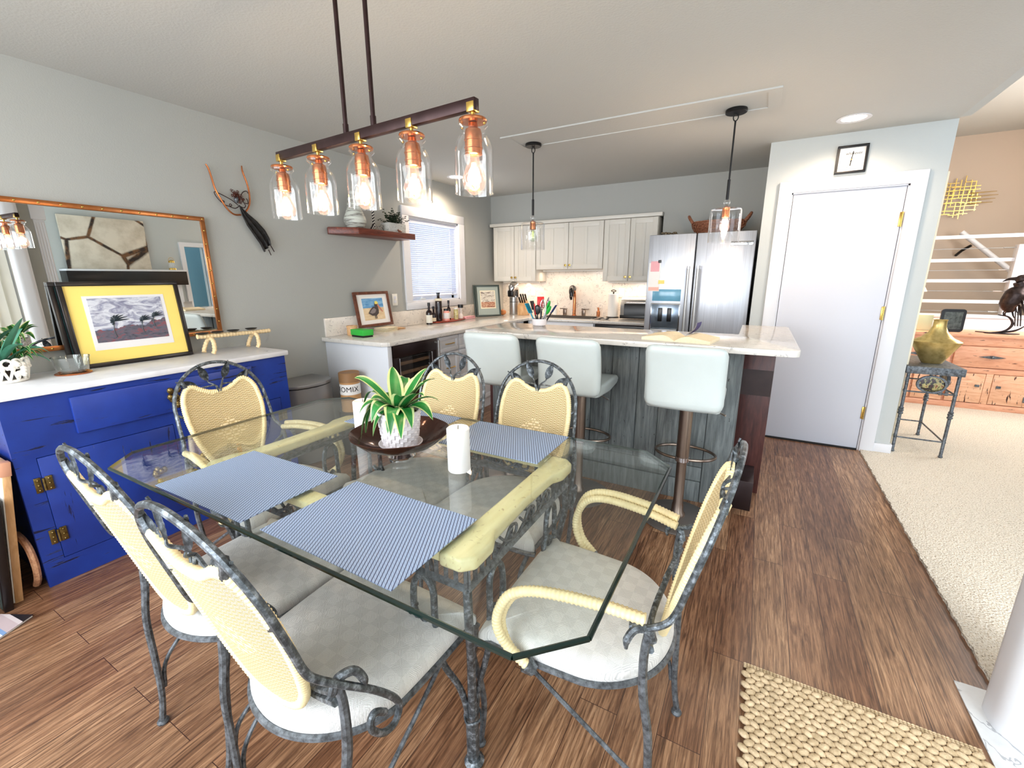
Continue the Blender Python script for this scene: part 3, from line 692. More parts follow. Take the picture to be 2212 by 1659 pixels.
# plant pot
t = thing('potted_plant', 'variegated leafy plant in a white basket weave ceramic pot at the table centre', 'plant', (-1.098, 1.118, .801))
b = MB(); rb, rt_, hh_ = .060, .077, .135
def rad(a, z):
    u = a/(2*PI)*15; row = int(z/.0145); cell = int(u+(row % 2)*.5); fr = (u+(row % 2)*.5) % 1
    return 1+(.075*(fr-.35) if z > .006 and z < hh_-.010 else 0)
rows = [(0, 0), (rb-.002, 0)]
zz = .002
while zz < hh_-.001: rows.append((rb+(rt_-rb)*(zz/hh_)**.7, zz)); zz += .00362
rows += [(rt_, hh_), (rt_-.006, hh_), (rt_-.008, hh_-.03), (0, hh_-.03)]
b.lathe(rows, seg=120, fn=lambda a, z: rad(a, z))
obj('pot', b, 'ceramic', t, sharp=30)
obj('saucer', MB().lathe([(0, -.004), (.064, -.004), (.079, .008), (.080, .012), (.077, .012), (.064, .001), (0, .0)], seg=40), 'ceramic', t)
obj('soil', MB().lathe([(0, hh_-.014), (.069, hh_-.016), (.069, hh_-.03)], seg=28, fn=lambda a, z: 1+.01*math.sin(a*11)), 'soil', t)
b = MB()
for i in range(26):
    a = random.uniform(0, 2*PI); rr_ = random.uniform(.02, .062); b.sphere((rr_*math.cos(a), rr_*math.sin(a), hh_-.012), random.uniform(.006, .011), (1.2, 1, .7), 8)
o = obj('pebbles', b, 'pebble', t); o['kind'] = 'stuff'
def leaf(b, az, L, wd, rise, droop, base=(0, 0, 0), twist=0, m=(0, 1), fold=.25, nu=14):
    ca, sa = math.cos(az), math.sin(az)
    def fn(u, v):
        d = L*u; h = rise*L*u-droop*L*u*u*u; w_ = wd*(math.sin(PI*min(1, .12+u*.88))**.75)*(1 if u < .99 else 0); q = (v-.5)*2*w_
        s_ = math.sin(twist*u)
        x = d*(1-.18*droop*u*u); z = h+fold*abs(q)+q*s_
        return (base[0]+ca*x-sa*q, base[1]+sa*x+ca*q, base[2]+z)
    b.strip(fn, nu, 6, mi=lambda j: m[1] if j in (0, 5) else m[0])
specs = [(200, .17, .016, 1.9, .6), (235, .15, .022, 1.3, .9), (265, .14, .024, 1.5, 1.2), (300, .15, .023, 1.2, 1.25), (330, .16, .022, 1.0, .9), (0, .17, .022, 1.0, .8), (25, .16, .022, 1.2, .6), (55, .15, .024, 1.9, .6), (85, .15, .024, 2.0, .7),
         (120, .16, .023, 1.8, .7), (150, .17, .020, 1.3, 1.0), (178, .21, .013, 1.25, 1.0), (190, .19, .018, 1.0, 1.5), (215, .17, .019, .9, 1.4), (250, .12, .020, .7, 1.2), (285, .10, .022, .9, 1.3), (315, .19, .018, .6, .7), (345, .17, .020, 1.5, .5), (70, .13, .022, 2.4, .5), (140, .12, .022, 2.3, .3), (10, .11, .022, 2.2, .4), (320, .11, .022, 2.0, .6), (240, .10, .020, 1.9, .7)]
for i, (az, L, wd, rs, dr) in enumerate(specs):
    b = MB(); leaf(b, R(az), L*1.05, wd*1.3, rs*.62, dr*.80, (0, 0, hh_-.012), random.uniform(-.5, .5))
    obj('leaf', b, ['leafg', 'leafc'], t, sharp=80)
# jute mat
b = MB(); nrow = 40; ncol = 22
for j in range(nrow):
    y = .602+j*.0240
    for i in range(ncol+1):
        x = .112+i*.0285+(.014 if j % 2 else 0)
        if x > .745: continue
        T = Matrix.Translation((x+random.uniform(-.001, .001), y, .010)) @ Matrix.Rotation(R(28 if j % 2 else -28)+random.uniform(-.1, .1), 4, 'Z')
        b.sphere((0, 0, 0), 1, (.0185, .0118, .0085), 8, T=T)
for j in range(3):
    for i in range(62):
        b.sphere((.108+i*.0103, 1.567-.0+j*-.008, .007), 1, (.0062, .0036, .0045), 6)
b.box(.112, .738, .595, 1.555, .001, .006, mi=1)
tag(obj('doormat', b, ['jute', plain('jute_backing', (112, 84, 56), .9)], sharp=80), 'thick braided jute mat lying on the plank floor at the lower right', 'mat')

# ------------------------------------------------------------------ blue sideboard and everything on and round it
t = thing('sideboard', 'distressed blue painted wooden sideboard with a white washed top', 'sideboard', (-2.98, 1.12, 0))
# local: x from -.235 (wall) to .233 (front), y -.651 .. .655
b = MB().box(-.235, .215, -.64, .645, .0, .90)
b.box(.215, .233, -.65, .652, .0, .118).box(.215, .233, -.65, .652, .625, .903)
b.box(.215, .233, -.65, -.580, .118, .625).box(.215, .233, -.045, .05, .118, .625).box(.215, .233, .585, .652, .118, .625)
obj('body', b, 'blue', t)
o = obj('top', MB().box(-.235, .258, -.665, .668, .903, .935, .006), 'bluetop', t)
obj('drawer_front', MB().box(.233, .252, -.43, .415, .695, .872, .006), 'blue', t)
for y0_, y1_ in ((-.578, -.047), (.052, .583)):
    d = obj('door', MB().box(.217, .236, y0_, y1_, .121, .622, .002), 'blue_v', t)
    for z in (.50, .24):
        e = y0_ if y0_ < 0 else y1_; s_ = 1 if y0_ < 0 else -1
        b = MB()
        b.box(.236, .241, e-.010-.020, e-.010+.002 if 0 else e-.008, z-.036, z+.036, .001).box(.236, .242, e+.006, e+.030, z-.034, z+.034, .001) if s_ > 0 else b.box(.236, .241, e+.008, e+.030, z-.036, z+.036, .001).box(.236, .242, e-.030, e-.006, z-.034, z+.034, .001)
        for kz in (-.024, 0, .024): b.sphere((.243, e-.018, z+kz), .005, seg=8).sphere((.243, e+.018, z+kz), .005, seg=8)
        b.cyl((.244, e, z-.03), (.244, e, z+.03), .005, seg=8)
        obj('hinge', b, 'brassold', d)
# carved dark brass leaf ornaments on the doors
for y, z in ((-.02, .78), (-.15, .37), (.075, .37)):
    b = MB()
    for k in range(9): b.sphere((.256-(.01 if z < .6 else 0)+random.uniform(0, .012), y+random.uniform(-.026, .026), z+random.uniform(-.05, .05)), .014, (1, 1, 1.3), 8)
    obj('ornament', b, 'brassold', t)
# mirror
t = thing('wall_mirror', 'large wall mirror with riveted copper frame above the blue sideboard', 'mirror', (XL+.004, 1.04, 1.415))
W2, H2 = .595, .375
obj('glass', MB().box(0, .022, -W2+.02, W2-.02, -H2+.02, H2-.02), (lambda m: m.m)(Mt('mirror_silver', (226, 228, 226), .0, 1.0)), t)
b = MB(); fr = .026
for (a0, a1, c0, c1) in ((-W2, W2, H2-fr, H2), (-W2, W2, -H2, -H2+fr)): b.box(0, .030, a0, a1, c0, c1, .002)
for (a0, a1, c0, c1) in ((-W2, -W2+fr, -H2+fr, H2-fr), (W2-fr, W2, -H2+fr, H2-fr)): b.box(0, .030, a0, a1, c0, c1, .002)
f = obj('frame', b, 'copperframe', t)
b = MB()
for k in range(15): 
    y = -W2+fr/2+(2*W2-fr)*k/14
    for z in (H2-fr/2, -H2+fr/2): b.sphere((.030, y, z), .0055, (.6, 1, 1), 8)
for k in range(1, 9):
    z = -H2+(2*H2)*k/9
    for y in (W2-fr/2, -W2+fr/2): b.sphere((.030, y, z), .0055, (.6, 1, 1), 8)
o = obj('rivets', b, 'brass', f)
# framed pictures leaning on the sideboard
def picture(name, label, w_, h_, loc, rot, fw, fmat, mats, depth=.022, group=None):
    """frame stands in local y(width)-z(height), facing +x; mats = list of (inset, material)"""
    t = thing(name, label, 'picture', loc, 0, group, rot)
    b = MB(); b.box(0, depth, -w_/2, w_/2, h_-fw, h_, .003).box(0, depth, -w_/2, w_/2, 0, fw, .003).box(0, depth, -w_/2, -w_/2+fw, fw, h_-fw, .002).box(0, depth, w_/2-fw, w_/2, fw, h_-fw, .002)
    obj('frame', b, fmat, t)
    for i, (ins, mt) in enumerate(mats):
        if len(ins) == 1: l = r = u = d = ins[0]
        else: l, r, u, d = ins
        obj(['mount', 'inner_mount', 'print'][min(i+(3-len(mats)), 2)] if len(mats) > 1 else 'print', MB().box(.004, depth*.5+i*.0012, -w_/2+l, w_/2-r, d, h_-u), mt, t)
    return t
def art_sea():
    m = Mt('stormy_sea_print', rough=.35); v = m.co(); x, y, z = m.sep(v)
    n1 = m.noise(m.co(sc=(1, 4, 11)), 2.2, 6, .62, 1.2); n2 = m.noise(m.co(sc=(1, 10, 26)), 2, 5, .6, .8)
    sky = m.ramp(n1, [(.3, (84, 82, 108)), (.45, (150, 152, 172)), (.58, (214, 216, 222)), (.75, (168, 172, 190))])
    land = m.ramp(n2, [(.3, (44, 46, 58)), (.5, (92, 90, 104)), (.62, (134, 66, 74)), (.7, (110, 112, 122))])
    hz = m.ma('ADD', .155, m.ma('ADD', m.ma('MULTIPLY', m.noise(m.co(), 9, 3), .12), m.ma('MULTIPLY', y, .18)))
    isl = m.ma('LESS_THAN', z, hz); sea = m.ma('MULTIPLY', m.ma('LESS_THAN', z, .195), m.ma('LESS_THAN', y, -.09))
    m.col(m.mix(isl, m.mix(sea, sky, (52, 110, 148)), land)); return m.m
M['art1'] = art_sea(); M['yellow'] = plain('yellow_mount', (248, 220, 118), .5); M['white_mount'] = plain('white_mount', (228, 226, 226), .6)
M['blackframe'] = plain('black_frame', (24, 18, 18), .3); M['tealedge'] = plain('teal_glass_edge', (84, 128, 132), .2); M['greenframe'] = plain('dark_green_frame', (62, 72, 68), .35)
lean = R(-6)
p = picture('framed_print', 'stormy sea print in a wide yellow mount and black frame, leaning on the mirror', .545, .455, (-3.118, 1.122, .936), (0, lean, R(0)), .022, 'blackframe',
        [((.022,), 'yellow'), ((.088, .085, .075, .088), 'white_mount'), ((.106, .104, .088, .128), 'art1')])
# generic wind blown trees on the print
b = MB()
for (cy, cz, sc) in ((-.075, .24, 1), (.055, .235, .8), (.115, .255, .7)):
    for k in range(9):
        a = R(10+k*26); L = .045*sc
        b.tube([(.0155, cy, cz), (.0155, cy+L*.5*math.cos(a)+.008, cz+L*.5*math.sin(a)), (.0155, cy+L*math.cos(a)+.026*sc, cz+L*math.sin(a)*.8)], [.003, .0045*sc, .001], 4, sm=3, flat=1)
    b.tube([(.0155, cy, cz), (.0155, cy-.01, cz-.05*sc), (.0155, cy-.004, cz-.09*sc)], [.002, .002, .003], 4, sm=3)
obj('painted_trees', b, plain('print_ink', (42, 52, 58), .4), p)
picture('framed_print', 'second black framed picture standing hidden behind the yellow mounted print', .545, .455, (-3.147, 1.098, .936), (0, lean, 0), .022, 'blackframe', [((.022,), 'tealedge')])
# agave in a lattice pot
t = thing('potted_agave', 'blue green agave in a white pierced lattice pot at the left end of the sideboard', 'plant', (-3.055, .575, .935))
b = MB(); b.lathe([(0, 0), (.072, 0), (.078, .004), (.078, .014), (.074, .016), (0, .016)], seg=36)
for k in range(16):
    a = k*PI/8
    for da in (-.19, .19): b.tube([(.075*math.cos(a), .075*math.sin(a), .012), (.080*math.cos(a+da*.6), .080*math.sin(a+da*.6), .04), (.084*math.cos(a+da), .084*math.sin(a+da), .062)], .0055, 7, sm=3)
    b.sphere((.086*math.cos(a+.19), .086*math.sin(a+.19), .066), .010, (1, 1, 1), 8)
    b.sphere((.086*math.cos(a), .086*math.sin(a), .070), .008, (1, 1, 1), 8)
    P = [((.088)*math.cos(a+.196*math.cos(q)), (.088)*math.sin(a+.196*math.cos(q)), .092+.018*math.sin(q)) for q in [j*PI/4 for j in range(8)]]
    b.tube(P, .0055, 7, True, 3)
b.tube([(.082*math.cos(k*PI/12), .082*math.sin(k*PI/12), .074) for k in range(24)], .006, 7, True, 2)
for k in range(12): b.sphere((.09+random.uniform(0, .012), .03+random.uniform(-.03, .02), .07+random.uniform(-.03, .03)), .012, seg=8)
obj('pot', b, plain('white_pierced_ceramic', (240, 236, 226), .35), t)
obj('soil', MB().lathe([(0, .082), (.074, .08), (.070, .03), (0, .03)], seg=24), 'soil', t)
for i, (az, L, wd, rs, dr) in enumerate(((70, .19, .020, 1.0, .62), (20, .17, .022, 1.2, .4), (130, .17, .024, 1.5, .3), (250, .2, .022, .9, .5), (300, .18, .022, .7, .6), (180, .18, .022, 1.0, .5), (95, .2, .018, .55, .6), (45, .13, .026, 2.2, .1), (210, .13, .024, 2.0, .1), (330, .19, .02, 1.1, .6))):
    b = MB(); leaf(b, R(az), L, wd, rs*.8, dr, (0, 0, .082), 0, (0, 0), .5); obj('leaf', b, 'leafa', t, sharp=80)
for i in range(12):
    b = MB(); leaf(b, R(60+random.uniform(-70, 60)), random.uniform(.08, .15), .009, random.uniform(.9, 1.8), .9, (-.03+random.uniform(-.02, .02), .06, .082), .2, (0, 1), .2, 10)
    obj('leaf', b, ['leafg', 'leafc'], t, sharp=80)
# glass dish on slice coaster
C0 = (-3.02, .805, .936)
t = tag(obj('coaster', MB().lathe([(0, 0), (.068, 0), (.071, .004), (.069, .007), (0, .0075)], seg=32, fn=lambda a, z: 1+.03*math.sin(a*3)+.015*math.sin(a*7)), 'copper', None, C0), 'round agate coaster with a coppery rim under the glass dish', 'coaster')
t = tag(obj('glass_dish', MB().lathe([(0, .004), (.052, .004), (.056, .010), (.072, .078), (.074, .080), (.0755, .078), (.060, .008), (.054, 0), (0, 0)], seg=40), 'dish', None, (C0[0], C0[1], C0[2]+.0078)), 'small flared clear glass dish beside the yellow mounted print', 'dish')
# rope candle branch
t = thing('candle_branch', 'rope wrapped driftwood candle holder on two arched legs at the right end of the sideboard', 'candle holder', (-3.03, 1.60, .936))
P = [(0, -.20, .116), (0, -.08, .112), (0, .1, .108), (0, .27, .106)]
obj('branch', MB().tube(P, [.014, .015, .013, .014], 10, sm=8, wrap=.005), 'rope', t)
for y in (-.13, .155):
    b = MB()
    b.tube([(-.055, y-.02, .008), (-.06, y-.012, .03), (-.038, y, .078), (0, y+.004, .098), (.038, y, .078), (.06, y-.012, .03), (.055, y-.02, .008)], .0125, 10, sm=6, wrap=.005)
    obj('arched_leg', b, 'rope', t)
for i, y in enumerate((-.17, -.08, .02, .14)):
    b = MB().lathe([(0, 0), (.022, .002), (.036, .010), (.037, .013), (.022, .008), (0, .006)], (0.0, y, .124), 20)
    obj('cup', b, 'black', t)
# angel wall sculpture (plane x = wall)
t = thing('wall_sculpture', 'metal dancing angel sculpture with raised copper arms on the grey wall', 'sculpture', (XL, 1.885, 1.875))
def yz(px, py): # design grid -> metres, flat against the wall
    return ((px-700)/1584*.60+.0, (830-py)/1659*.71)
def pl(pts, x=.03): return [(x, yz(*p)[0], yz(*p)[1]) for p in pts]
for P in ([(205, 260), (240, 320), (265, 430), (300, 600), (370, 740), (460, 870), (560, 935), (680, 930)], [(820, 180), (820, 260), (870, 420), (890, 560), (880, 700), (840, 800), (780, 870)]):
    obj('arm', MB().tube(pl(P), [.004]+[.006]*(len(P)-1), 8, sm=5), 'copper', t)
for P in ([(680, 800), (600, 840), (500, 820), (420, 800), (330, 730), (285, 660), (300, 635), (400, 660), (560, 720), (670, 790)], [(680, 790), (760, 815), (800, 780), (780, 740), (740, 650), (780, 580), (850, 550), (880, 580)], [(800, 740), (850, 740), (850, 690), (830, 665)],
          [(430, 800), (390, 770), (400, 745), (430, 760), (410, 780)], [(540, 830), (510, 800), (530, 780), (550, 800), (530, 815)]):
    obj('wing_wire', MB().tube(pl(P, .024), .0028, 6, sm=5), 'bronze', t)
b = MB()
for k in range(46):
    a = random.uniform(0, 2*PI); q = random.uniform(0, 1); cx_, cy_ = 600+q*120+random.uniform(-70, 60), 610+q*90+random.uniform(-60, 60); rr_ = random.uniform(10, 24)
    b.tube(pl([(cx_+rr_*math.cos(j*PI/3), cy_+rr_*math.sin(j*PI/3)) for j in range(6)], .03+random.uniform(-.008, .015)), .0016, 5, True, 2)
o = obj('wire_hair', b, plain('dark_copper_wire', (92, 48, 38), .35, .9), t); o['kind'] = 'stuff'
obj('head', MB().sphere((.028, *yz(640, 700)), 1, (.012, .014, .026), 14, T=None), 'iron2', t)
pts = [(665, 780), (700, 820), (800, 900), (950, 990), (1080, 1100), (1170, 1230), (1200, 1330), (1150, 1400), (1110, 1480), (1050, 1505), (1010, 1490), (960, 1370), (860, 1220), (760, 1080), (700, 960), (678, 860)]
Lf = [(665, 780), (672, 850), (690, 930), (760, 1090), (860, 1230), (960, 1370), (1015, 1495)]; Rg = [(672, 780), (740, 840), (820, 900), (970, 1000), (1110, 1130), (1190, 1270), (1195, 1340)]
def rb(u, v):
    q = u*6; i = min(5, int(q)); f_ = q-i; l = Vector(Lf[i]).lerp(Vector(Lf[i+1]), f_); r = Vector(Rg[i]).lerp(Vector(Rg[i+1]), f_)
    p_ = l.lerp(r, v); y, z = yz(*p_); return (.022+.012*math.sin(v*PI*5.5)*u+.012, y, z)
obj('gown', MB().strip(rb, 26, 34, both=.002), plain('verdigris_gown', (62, 60, 58), .5, .5, 16, 30), t, sharp=80)
for P in ([(1120, 1450), (1158, 1540)], [(1170, 1370), (1232, 1480)]): obj('foot', MB().tube(pl(P), .0035, 6, sm=1), 'bronze', t)
# step bin and kraft tube
t = thing('rubbish_bin', 'rounded stainless steel rubbish bin with a flat lid between sideboard and kitchen cabinet', 'bin', (-3.02, 2.075, 0))
def dshape(w_, d_, r_, n=8):
    P = [(-d_/2, -w_/2), (d_/2-r_, -w_/2)]; 
    for k in range(1, n): a = -PI/2+k*PI/n; P.append((d_/2-r_+r_*math.cos(a), (w_/2)*math.sin(a)))
    return P+[(d_/2-r_, w_/2), (-d_/2, w_/2)]
obj('body', MB().prism(dshape(.40, .33, .12), .01, .60), 'trash', t)
obj('lid', MB().prism(dshape(.41, .34, .125), .607, .632, bv=.006), 'trash', t)
obj('rim', MB().prism(dshape(.395, .325, .12), .598, .608), 'blackpl', t)
t = thing('kraft_canister', 'tall kraft cardboard canister with black lettering on a white band', 'canister', (-2.80, 2.33, 0))
obj('stand', MB().lathe([(0, 0), (.10, 0), (.10, .36), (0, .36)], seg=32), 'blackpl', t)
obj('tube', MB().lathe([(0, .36), (.078, .36), (.078, .66), (.075, .663), (0, .655)], seg=40), 'cork', t)
obj('lid', MB().lathe([(.0785, .60), (.081, .60), (.081, .672), (.077, .675), (.072, .668), (0, .668)], seg=40), plain('kraft_lid', (150, 112, 74), .55), t)
obj('band', MB().lathe([(.0787, .50), (.0795, .50), (.0795, .585), (.0787, .585)], seg=40), 'paper', t)
def wrap_text(body, size, r_, z, ang, par, sp=1.):
    tb = text(body, size, Matrix.Identity(4), .0003, sp)
    bmesh.ops.subdivide_edges(tb, edges=tb.edges[:], cuts=1)
    for v in tb.verts:
        a = ang+v.co.x/r_; rr_ = r_+.0005+v.co.z; v.co = Vector((rr_*math.cos(a), rr_*math.sin(a), z+v.co.y))
    b = MB(); b._add(tb); return obj('lettering', b, 'black', par)
wrap_text('ROMIX', .058, .0797, .543, R(-58), t, 1.02)
wrap_text('Economical Formula', .012, .0783, .465, R(-50), t)
# lower left: leaning canvases, hoop, basket, magazine
t = thing('canvas', 'large unframed canvas with pale wooden edges leaning against the sideboard end', 'canvas', (-2.98, .352, 0), 0, None, (R(-7), 0, 0))
obj('canvas_face', MB().box(-.235, .238, -.0, .004, .004, .64), 'paper', t)
obj('stretcher', MB().box(-.235, .24, .004, .03, 0, .645, .002), 'lightwood', t)
obj('corner_fold', MB().box(.20, .242, -.002, .033, .585, .648, .002), plain('tan_fold', (206, 150, 120), .6), t)
t = thing('picture_stack', 'dark framed picture leaning face first on the pale canvas', 'picture', (-2.93, .315, 0), 0, None, (R(-6), 0, 0))
obj('frame', MB().box(-.25, .235, 0, .028, 0, .50, .003), 'blackframe', t)
obj('edge_strip', MB().box(-.245, .21, -.003, 0, .01, .49), 'greenframe', t)
obj('bent_hoop', MB().tube([(-2.80, .442, .018), (-2.775, .447, .06), (-2.762, .449, .13), (-2.775, .448, .20), (-2.82, .445, .24), (-2.90, .443, .25)], .014, 8, sm=5), wood('bent_wood', (150, 96, 66), (204, 150, 112), (222, 176, 138), (20, 20, 20)))
tag(bpy.data.objects['bent_hoop'], 'curved brown bentwood hoop tucked between canvas and sideboard', 'hoop')
t = thing('wicker_basket', 'round brown willow basket with green leaves on the floor at the left edge', 'basket', (-2.85, .13, 0))
b = MB()
for k in range(13):
    z = .008+k*.0145; r_ = .115+.055*math.sin(min(1, k/12)*PI*.62)
    b.tube([(r_*(1+.035*(1 if (j+k) % 2 else -1))*math.cos(j*PI/14), r_*(1+.035*(1 if (j+k) % 2 else -1))*math.sin(j*PI/14), z) for j in range(28)], .0078, 6, True, 2)
obj('body', b, 'basket', t)
obj('lining', MB().lathe([(0, .01), (.10, .01), (.155, .12), (.155, .15), (0, .14)], seg=28), plain('dark_lining', (44, 50, 58), .8, 0, 14, 60, .5), t)
obj('handle', MB().tube([(.0, -.15, .18), (.01, -.14, .30), (.02, 0, .36), (.01, .14, .30), (0, .15, .18)], .012, 8, sm=6, wrap=.006), 'basket', t)
for a, l in ((0, .06), (40, .05)):
    b = MB(); leaf(b, R(a), l, .022, .5, .6, (.08, .02, .16), 0, (0, 0)); obj('leaf', b, plain('bright_leaf', (34, 150, 70), .4), t)
t = thing('magazine', 'glossy magazine with dark cover lying on the floor near the basket', 'magazine', (-2.585, .185, 0), R(28))
obj('pages', MB().box(-.11, .105, -.15, .15, .001, .009), 'paper', t)
m = Mt('magazine_cover', rough=.3); v = m.co(); x, y, z = m.sep(v)
st = m.ma('MODULO', m.ma('ADD', m.ma('MULTIPLY', y, 13.), m.ma('ADD', m.ma('MULTIPLY', x, 5.), 20.)), 2.); m.col(m.ramp(m.ma('DIVIDE', st, 2.), [(0, (30, 28, 34)), (.42, (34, 30, 34)), (.46, (222, 220, 226)), (.52, (120, 150, 190)), (.62, (186, 168, 170)), (.9, (202, 190, 190))], 'CONSTANT'))
obj('cover', MB().box(-.112, .108, -.152, .152, .009, .0105), m.m, t)

# ------------------------------------------------------------------ kitchen : left run
ZT = .914
def ctop(name, label, pts, z0, z1, mat='quartz', cat='countertop', bv=.005):
    return tag(obj(name, MB().prism(pts, z0, z1, bv=bv), mat), label, cat)
ctop('countertop', 'white veined quartz worktop running L shaped under the kitchen window', [(XL, 2.43), (-2.52, 2.43), (-2.475, 2.475), (-2.475, 4.86), (-.99, 4.86), (-.99, YB), (XL, YB)], ZT-.034, ZT)
tag(obj('backsplash', MB().box(XL, XL+.02, 2.47, 4.9, ZT, 1.07, .002), 'splash'), 'low veined quartz upstand along the window wall', 'backsplash')
tag(obj('backsplash', MB().box(XL+.001, -.95, YB-.014, YB-.001, ZT, 1.50), 'splash'), 'tall veined quartz splashback behind the sink', 'backsplash')
def drawer(par, y0_, y1_, z0, z1, X, mat, handle='bar'):
    b = MB(); fr = .045 if z1-z0 > .2 else .035
    b.box(X, X+.012, y0_, y1_, z0, z1, .001).box(X+.011, X+.020, y0_, y1_, z1-fr, z1, .002).box(X+.011, X+.020, y0_, y1_, z0, z0+fr, .002).box(X+.011, X+.020, y0_, y0_+fr, z0+fr, z1-fr, .001).box(X+.011, X+.020, y1_-fr, y1_, z0+fr, z1-fr, .001)
    d = obj('drawer', b, mat, par); yc = (y0_+y1_)/2; zc = (z0+z1)/2
    obj('handle', MB().tube([(X+.02, yc-.055, zc), (X+.042, yc-.055, zc+.003), (X+.045, yc, zc+.003), (X+.042, yc+.055, zc+.003), (X+.02, yc+.055, zc)], .0045, 8, sm=2), 'brass', d)
t = thing('base_cabinet', 'white end cabinet panel closing the worktop beside the wine fridge', 'cabinet', (0, 0, 0))
obj('end_panel', MB().box(XL, -2.495, 2.465, 2.51, 0, ZT-.034, .002), 'cabl', t)
t = thing('base_cabinet', 'white drawer cabinet to the right of the wine fridge', 'cabinet', (0, 0, 0))
obj('body', MB().box(XL+.002, -2.53, 3.115, 4.83, 0, ZT-.034), 'cabl', t)
for (a, e) in ((3.125, 3.425), (3.435, 3.78)):
    for (z0, z1) in ((.725, .87), (.42, .715), (.11, .41)): drawer(t, a, e, z0, z1, -2.53, 'cabl')
for (a, e) in ((3.79, 4.25),): drawer(t, a, e, .11, .87, -2.53, 'cabl')
# wine fridge
t = thing('wine_fridge', 'built in wine fridge with dark steel door and wooden racks behind glass', 'fridge', (0, 0, 0))
obj('cabinet', MB().box(XL+.03, -2.555, 2.515, 3.11, .02, ZT-.04).box(-2.555, -2.535, 2.515, 2.53, .02, .875).box(-2.555, -2.535, 3.095, 3.11, .02, .875), 'darkgap', t)
b = MB(); b.box(-2.545, -2.505, 2.532, 3.09, .77, .872, .002).box(-2.545, -2.505, 2.532, 3.09, .10, .16, .002).box(-2.545, -2.505, 2.532, 2.60, .16, .77, .002).box(-2.545, -2.505, 3.02, 3.09, .16, .77, .002)
d = obj('door', b, 'darksteel', t)
obj('pane', MB().box(-2.52, -2.515, 2.60, 3.02, .16, .77), 'glass', d)
obj('handle', MB().cyl((-2.462, 3.06, .14), (-2.462, 3.06, .86), .011, seg=12).cyl((-2.505, 3.06, .84), (-2.46, 3.06, .84), .009, seg=10).cyl((-2.505, 3.06, .16), (-2.46, 3.06, .16), .009, seg=10), 'steel2', d)
obj('seal', MB().tube([(-2.506, 2.605, .17), (-2.506, 2.605, .76), (-2.506, 3.015, .76), (-2.506, 3.015, .17)], .004, 6, True, 1), 'chrome', d)
rackw = wood('rack_wood', (92, 70, 52), (122, 96, 74), (146, 118, 92))
for k in range(7): obj('rack', MB().box(-2.75, -2.54, 2.60, 3.02, .20+k*.082, .228+k*.082, .002), rackw, t)
# ------------------------------------------------------------------ back run
t = thing('sink_cabinet', 'white base cabinet holding the sink under the back worktop', 'cabinet', (0, 0, 0))
obj('body', MB().box(-2.50, -1.63, 4.90, YB-.02, 0, ZT-.036), 'cabl', t)
obj('apron', MB().box(-2.47, -1.64, 4.872, 4.90, .66, ZT-.036, .003), 'trim', t)
obj('door', MB().box(-2.46, -2.06, 4.88, 4.90, .12, .64, .003), 'cabl', t); obj('door', MB().box(-2.05, -1.65, 4.88, 4.90, .12, .64, .003), 'cabl', t)
t = thing('dishwasher', 'dark fronted dishwasher beside the refrigerator', 'dishwasher', (0, 0, 0))
obj('body', MB().box(-1.62, -1.0, 4.90, YB-.02, .02, ZT-.038), 'darksteel', t)
obj('door', MB().box(-1.615, -1.005, 4.872, 4.90, .10, .79, .003), 'darksteel', t)
obj('control_strip', MB().box(-1.615, -1.005, 4.868, 4.90, .80, .868, .003), 'blackpl', t)
obj('handle', MB().cyl((-1.58, 4.845, .80), (-1.04, 4.845, .80), .009, seg=10), 'steel2', t)
tag(obj('kitchen_sink', MB().prism([(-2.40, 4.96), (-1.70, 4.96), (-1.70, 5.36), (-2.40, 5.36)], ZT, ZT+.004).prism([(-2.38, 4.98), (-1.72, 4.98), (-1.72, 5.34), (-2.38, 5.34)], ZT+.0042, ZT+.005, mi=1), ['steel2', 'darkgap']), 'stainless sink set into the back worktop', 'sink')
t = thing('faucet', 'tall copper toned kitchen faucet with a black spray head and two lever handles', 'faucet', (-2.09, 5.42, ZT))
obj('spout', MB().lathe([(0, 0), (.03, 0), (.03, .006), (.022, .012), (0, .012)], seg=20).tube([(0, 0, .0), (0, 0, .14), (0, 0, .26), (0, -.03, .325), (0, -.085, .335), (0, -.13, .30)], [.022, .020, .018, .018, .018, .018], 12, sm=5), 'copper', t)
obj('spray_head', MB().tube([(-.02, .0, .30), (-.005, -.03, .345), (.0, -.09, .352), (.01, -.14, .31), (.02, -.155, .25)], [.026, .034, .036, .034, .022], 12, sm=4).tube([(-.02, .01, .30), (-.05, 0, .25), (-.045, 0, .20)], [.022, .024, .012], 10, sm=3), 'blackpl', t)
for s in (-1, 1):
    obj('lever', MB().box(s*.13-.022, s*.13+.022, -.02, .02, 0, .08, .004).box(min(s*.10, s*.20), max(s*.10, s*.20), -.012, .012, .080, .092, .003), 'nickelpost', t)
t = tag(obj('soap_dispenser', MB().lathe([(0, 0), (.022, 0), (.022, .06), (.012, .07), (.012, .10), (0, .10)], seg=16).box(-.008, .008, -.04, .012, .10, .112, .003), 'copper', None, (-1.77, 5.44, ZT)), 'short copper soap pump to the right of the sink taps', 'soap dispenser')
tag(obj('soap_bottle', MB().lathe([(0, 0), (.026, 0), (.028, .08), (.014, .10), (.012, .12), (0, .12)], seg=16), 'plastic_w', None, (-2.36, 5.41, ZT)), 'small white soap bottle left of the sink taps', 'bottle')
